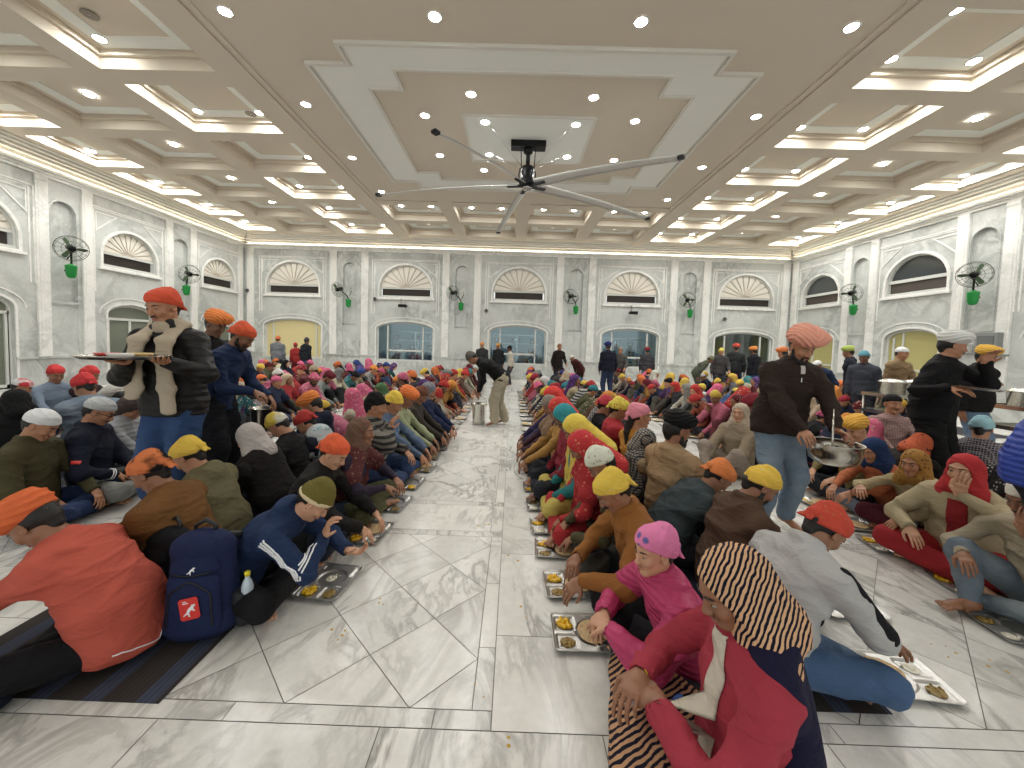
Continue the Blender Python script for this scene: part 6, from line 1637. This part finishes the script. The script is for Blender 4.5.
FARS = [('man in grey hooded coat and orange cap by the left end window', (-8.6, 14.0, 1.55), 10, (128, 132, 140), (60, 64, 72), ('patka', (220, 110, 50)), 5),
 ('child in red coat and red cap by the left end window', (-8.25, 14.5, 1.34), 60, (190, 40, 40), (150, 40, 50), ('patka', (200, 50, 50)), 5),
 ('man in black jacket and jeans by the left end window', (-7.65, 14.2, 1.52), -20, (34, 38, 48), (96, 130, 176), ('beanie', (70, 70, 72)), 5),
 ('man in dark jacket and orange cap left of the two by the middle window', (-1.25, 15.3, 1.56), 170, (58, 60, 60), (50, 50, 56), ('patka', (230, 150, 60)), 5),
 ('man in dark jacket and yellow cap second by the middle window', (-.62, 15.4, 1.54), 150, (40, 42, 46), (50, 50, 56), ('patka', (226, 160, 50)), 5),
 ('small figure in cream kurta standing by the middle window', (-.16, 15.1, 1.45), 100, (214, 206, 190), (70, 70, 80), ('beanie', (30, 28, 28)), 5),
 ('person in dark brown coat against the end wall right of the middle window', (1.75, 14.6, 1.58), 200, (44, 34, 32), (40, 36, 36), ('patka', (150, 100, 70)), 8),
 ('person in maroon coat and white cap bending at the end wall', (2.05, 13.5, 1.22), 120, (92, 44, 40), (60, 40, 40), ('cap', (220, 218, 210)), 48),
 ('man in navy jumper and blue turban standing with his back turned', (3.02, 12.3, 1.66), 5, (26, 30, 48), (52, 66, 100), ('turban', (34, 44, 120)), 4),
 ('man in grey cardigan just right of the navy-backed man', (3.72, 13.4, 1.52), 160, (96, 92, 88), (80, 80, 84), ('patka', (150, 120, 100)), 6),
 ('man in grey jacket, crimson turban and jeans far back', (5.0, 14.4, 1.54), -10, (74, 72, 78), (130, 152, 184), ('turban', (150, 34, 50)), 4),
 ('man in olive jacket bending among the servers at the end wall', (6.45, 12.6, 1.34), -110, (86, 92, 74), (84, 86, 74), ('beanie', (120, 120, 90)), 42),
 ('man in yellow cap and grey coat holding a steel tray at the back', (7.0, 13.0, 1.60), 170, (84, 80, 82), (70, 70, 80), ('patka', (226, 206, 60)), 8),
 ('tall man in charcoal coat and red turban among the far servers', (7.72, 13.4, 1.74), -30, (50, 54, 56), (60, 76, 104), ('turban', (220, 70, 40)), 4),
 ('man in black jumper, orange turban and jeans among the far servers', (7.95, 12.8, 1.66), 20, (26, 28, 38), (66, 92, 140), ('turban', (232, 140, 44)), 4),
 ('man in orange turban half hidden behind the peach turban', (6.4, 9.2, 1.62), 30, (36, 36, 44), (50, 50, 60), ('turban', (226, 120, 44)), 4),
 ('man in lime green turban and dark coat right of the peach turban', (8.2, 9.5, 1.70), 50, (34, 36, 50), (44, 44, 54), ('turban', (180, 200, 90)), 6),
 ('man in slate coat and teal cap by the steel trolley', (6.88, 7.6, 1.60), 120, (76, 80, 92), (60, 60, 70), ('patka', (90, 160, 180)), 10),
 ('man in tan coat and white cap behind the steel trolley', (7.72, 7.7, 1.70), -170, (164, 132, 92), (44, 42, 42), ('cap', (232, 232, 230)), 5),
 ('man in blue coat and white cap bending by the trolley', (7.4, 9.4, 1.36), 100, (40, 60, 96), (40, 40, 50), ('cap', (232, 232, 230)), 40)]
for i, (lb, hd_, rz, tc_, lc, h, ln) in enumerate(FARS):
    near(lb, hd_, rz, kind=ST, lean=ln, vox=.014, skin=(TAN, BROWN, DARK)[i % 3], seed=80+i, top=('plain', tc_), topargs=dict(thick=.032, hem=-.05), legs=('plain', lc), legargs=dict(thick=.02), hw=(h[0], 'plain', h[1]), pk=dict(hp=max(12, ln), lh=(-.2, .35, 1.0) if i % 3 == 0 and ln < 20 else None))

# ------------------------------------------------------------------ the seated crowd
def proto(J, female, k, thick=.026, belly=.0, hood=False, seed=0):
    d = {'J': J}
    parts = []
    V, F = body_sdf(J, female, gap=.001).mesh(.010); parts.append((V, F, 0))
    for q, mi in face_parts(J, .005)[:]:
        V, F = q.mesh(.005 if mi < 4 else .004)
        if len(F): parts.append((V, F, mi))
    d['body'] = np_mesh('body', parts, bodymats(), None, 1)
    V, F = top_sdf(J, thick=thick, belly=belly, hood=hood).mesh(.014); d['top'] = (V, F)
    d['topme'] = {}; d['legme'] = {}; d['shme'] = {}
    V, F = legs_sdf(J, full=.02 if female else .008).mesh(.014); d['legs'] = (V, F)
    V, F = shawl_sdf(J).mesh(.014); d['shawl'] = (V, F); d['seed'] = seed; d['female'] = female
    return d
PP = [dict(lean=30, hp=42), dict(lean=22, hp=30, hy=10), dict(lean=38, hp=48), dict(lean=10, hp=8, hy=-28), dict(lean=26, hp=36, legs='one'), dict(lean=18, hp=20, hy=22, rh=(.06, .26, .52), rhd=(-.2, .3, 1)), dict(lean=33, hp=45, legs='kneel'), dict(lean=14, hp=12, hy=8, legs='knee')]
PROTOS = [proto(pose('sit', **p), i % 2 == 1, i, seed=i, thick=.022+.005*(i % 3), belly=.02*(i % 2), hood=i % 4 == 2) for i, p in enumerate(PP)]
TK = {'plain': ('plain',), 'quilt': ('quilt', (240, 220, 150), 1.8), 'print': ('print', (230, 210, 170), .9), 'stripe': ('stripe', (190, 186, 176), 1.1, 'Z'), 'plaid': ('plaid', (190, 184, 176), 1.2)}
def pm(p, key, cache, kind, nm):
    c = p[cache]
    if (kind, nm) not in c:
        V, F = p[key]; c[(kind, nm)] = np_mesh(nm, [(V, F, 0)], [cloth(*TK[kind])], wrinkle(.009, p['seed']+3), 1)
    return c[(kind, nm)]
HMC = {}
def hm(kind, ck):
    if (kind, ck) not in HMC:
        me = headmesh(kind, .011 if kind != 'beard' else .006).copy()
        me.materials[0] = hairmat() if ck == 'hair' else cloth(*TK[ck]); HMC[(kind, ck)] = me
    return HMC[(kind, ck)]
HCOL = {'orange': (236, 116, 34), 'yellow': (238, 202, 48), 'pink': (232, 96, 140), 'crimson': (176, 32, 56), 'white': (226, 224, 220), 'black': (26, 24, 26), 'teal': (40, 140, 150), 'purple': (100, 56, 128), 'maroon': (112, 30, 42), 'blue': (50, 76, 150), 'beige': (196, 172, 140), 'saffron': (240, 150, 40), 'red': (206, 44, 40), 'grey': (136, 134, 134), 'green': (90, 130, 84)}
TCOL = {'navy': (30, 40, 66), 'black': (28, 27, 30), 'brown': (96, 66, 48), 'maroon': (104, 36, 46), 'beige': (180, 156, 124), 'grey': (112, 112, 116), 'olive': (92, 90, 62), 'blue': (62, 92, 140), 'teal': (34, 104, 110), 'mustard': (178, 128, 40), 'cream': (206, 196, 172), 'pink': (198, 96, 124), 'purple': (84, 56, 104), 'rust': (160, 76, 44), 'charcoal': (58, 58, 62), 'red': (176, 40, 44)}
HWN = {'bandana': 'bandana', 'patka': 'cap', 'beanie': 'beanie', 'cap': 'cap', 'turban': 'turban', 'bigturban': 'turban', 'scarf': 'headscarf', 'veil': 'veil'}
ORD = 'first second third fourth fifth sixth seventh eighth ninth tenth eleventh twelfth thirteenth fourteenth fifteenth sixteenth seventeenth eighteenth nineteenth twentieth twenty-first twenty-second twenty-third twenty-fourth twenty-fifth twenty-sixth twenty-seventh twenty-eighth'.split()
CR = random.Random(41)
PC = [0]
def crowd(x, y, rz, where):
    p = CR.choice(PROTOS); J = p['J']; fem = p['female'] if CR.random() < .8 else not p['female']
    hwk = CR.choices(['scarf', 'veil', 'bandana'], [5, 3, 2])[0] if fem else CR.choices(['bandana', 'patka', 'turban', 'beanie', 'cap', 'bigturban'], [36, 18, 22, 10, 9, 5])[0]
    hc = CR.choices(list(HCOL), [9, 8, 8, 6, 5, 4, 3, 3, 6, 2, 4, 10, 7, 3, 1] if not fem else [4, 4, 9, 7, 3, 3, 4, 4, 8, 2, 6, 3, 8, 3, 3])[0]
    tcn = CR.choices(list(TCOL), [9, 10, 6, 4, 3, 6, 4, 3, 1, 2, 3, 2, 2, 2, 8, 2] if not fem else [4, 5, 5, 7, 6, 4, 3, 2, 3, 3, 5, 5, 4, 4, 3, 5])[0]
    tk = CR.choices(['plain', 'quilt', 'print', 'stripe', 'plaid'], [60, 14, 16, 4, 6])[0]
    sk = CR.choice([PALE, TAN, TAN, BROWN, BROWN, DARK]); s_ = CR.uniform(.93, 1.06)*(.72 if CR.random() < .06 else 1)
    def jit(c, a=.14): q = CR.uniform(1-a, 1+a); return tuple(min(.95, v*q*CR.uniform(.95, 1.05)) for v in clin(c))
    r = empty('person', (x, y, .004), rz+CR.uniform(-.22, .22), s_)
    garment = {'plain': 'jacket', 'quilt': 'puffer', 'print': 'kurta', 'stripe': 'sweater', 'plaid': 'shirt'}[tk]
    shawl = fem and CR.random() < .45
    tag(r, 'person in %s %s and %s %s, %s' % (hc, HWN[hwk], tcn, 'shawl' if shawl else garment, where), 'person', 'seated diners')
    link_obj('body', p['body'], r, color=lin(sk))
    tc_ = jit(TCOL[tcn])
    link_obj(garment, pm(p, 'top', 'topme', tk, garment), r, color=tc_ if not shawl else jit(CR.choice(list(TCOL.values()))))
    link_obj('trousers', pm(p, 'legs', 'legme', 'plain', 'trousers'), r, color=jit(CR.choice([(40, 42, 52), (60, 78, 110), (90, 84, 74), (110, 40, 54), (150, 130, 110), (34, 34, 38)])))
    if shawl: link_obj('shawl', pm(p, 'shawl', 'shme', tk, 'shawl'), r, color=tc_)
    M4 = Matrix.Translation(Vector(J['HC']))@Matrix([list(map(float, q)) for q in J['M']]).to_4x4()
    def hd_(kind, ck, nm, col):
        o = link_obj(nm, hm(kind, ck), r, color=col); o.matrix_local = M4
    hd_('longhair' if fem and hwk == 'bandana' else 'napehair', 'hair', 'hair', HAIR_COL)
    hd_(hwk, 'print' if (fem and CR.random() < .4) or CR.random() < .1 else 'plain', WNAME[hwk], jit(HCOL[hc]))
    if not fem and y < 9 and CR.random() < .45: hd_('beard', 'hair', 'beard', HAIR_COL)
    PC[0] += 1
# phrase, hip x, facing, first y, last y, step, skip list, tray x or None, start index
ROWS = [('right aisle row', .98, 90, 6.05, 13.9, .47, (), .40, 11), ('left aisle row', -1.74, -90, 6.68, 13.9, .47, (), -1.14, 10),
        ('second right row', 1.38, -90, 5.75, 13.9, .47, (), 2.0, 9), ('second left row', -2.2, 90, 5.1, 13.9, .47, (), None, 8),
        ('third right row', 3.95, 90, 6.05, 13.9, .48, (), 3.42, 9), ('third left row', -4.62, -90, 4.75, 13.9, .5, (), -4.05, 4),
        ('fourth right row', 4.38, -90, 4.85, 13.9, .48, (), 5.0, 4), ('fourth left row', -5.08, 90, 5.2, 13.9, .5, (), None, 3),
        ('fifth right row', 6.92, 90, 6.2, 13.9, .5, (), 6.35, 3), ('fifth left row', -7.6, -90, 8.4, 13.9, .52, (), None, 3),
        ('sixth right row', 7.36, -90, 8.0, 13.9, .52, (), None, 1), ('sixth left row', -8.05, 90, 8.8, 13.6, .52, (), None, 1),
        ('seventh right row', 9.85, 90, 10.1, 13.6, .55, (), None, 1), ('row by the left wall', -10.5, -90, 11.0, 13.8, .55, (), None, 1)]
for ph, hx, rz, y0, y1, st, skip, tx, i0 in ROWS:
    y = y0; i = i0-1
    while y < y1:
        fx = 1 if rz < 0 else -1
        crowd(hx+CR.uniform(-.05, .05), y+CR.uniform(-.04, .04), rz*RAD, '%s back in the %s' % (ORD[i], ph))
        y += st; i += 1
for ph, tx, y0, y1, st, i0 in (('right side of the aisle', .38, 4.86, 13.6, .49, 7), ('left side of the aisle', -1.13, 5.42, 13.6, .47, 6), ('gap facing the second right row', 2.02, 3.1, 9.0, .5, 3), ('gap before the third right row', 3.40, 4.2, 11.0, .5, 4), ('floor facing the fourth right row', 5.02, 5.2, 10.5, .52, 1), ('floor before the third left row', -4.02, 4.6, 8.5, .55, 3), ('floor before the fifth right row', 6.3, 6.4, 10.5, .55, 1)):
    y = y0; i = i0-1
    while y < y1: far_tray(tx+CR.uniform(-.03, .03), y, (PI/2 if tx < 0 else (0 if tx < 1 or 3 < tx < 4 or tx > 6 else PI)), 'steel meal tray, %s from the front on the %s' % (ORD[i], ph)); y += st; i += 1
print('crowd', PC[0], 'objects', len(bpy.data.objects))
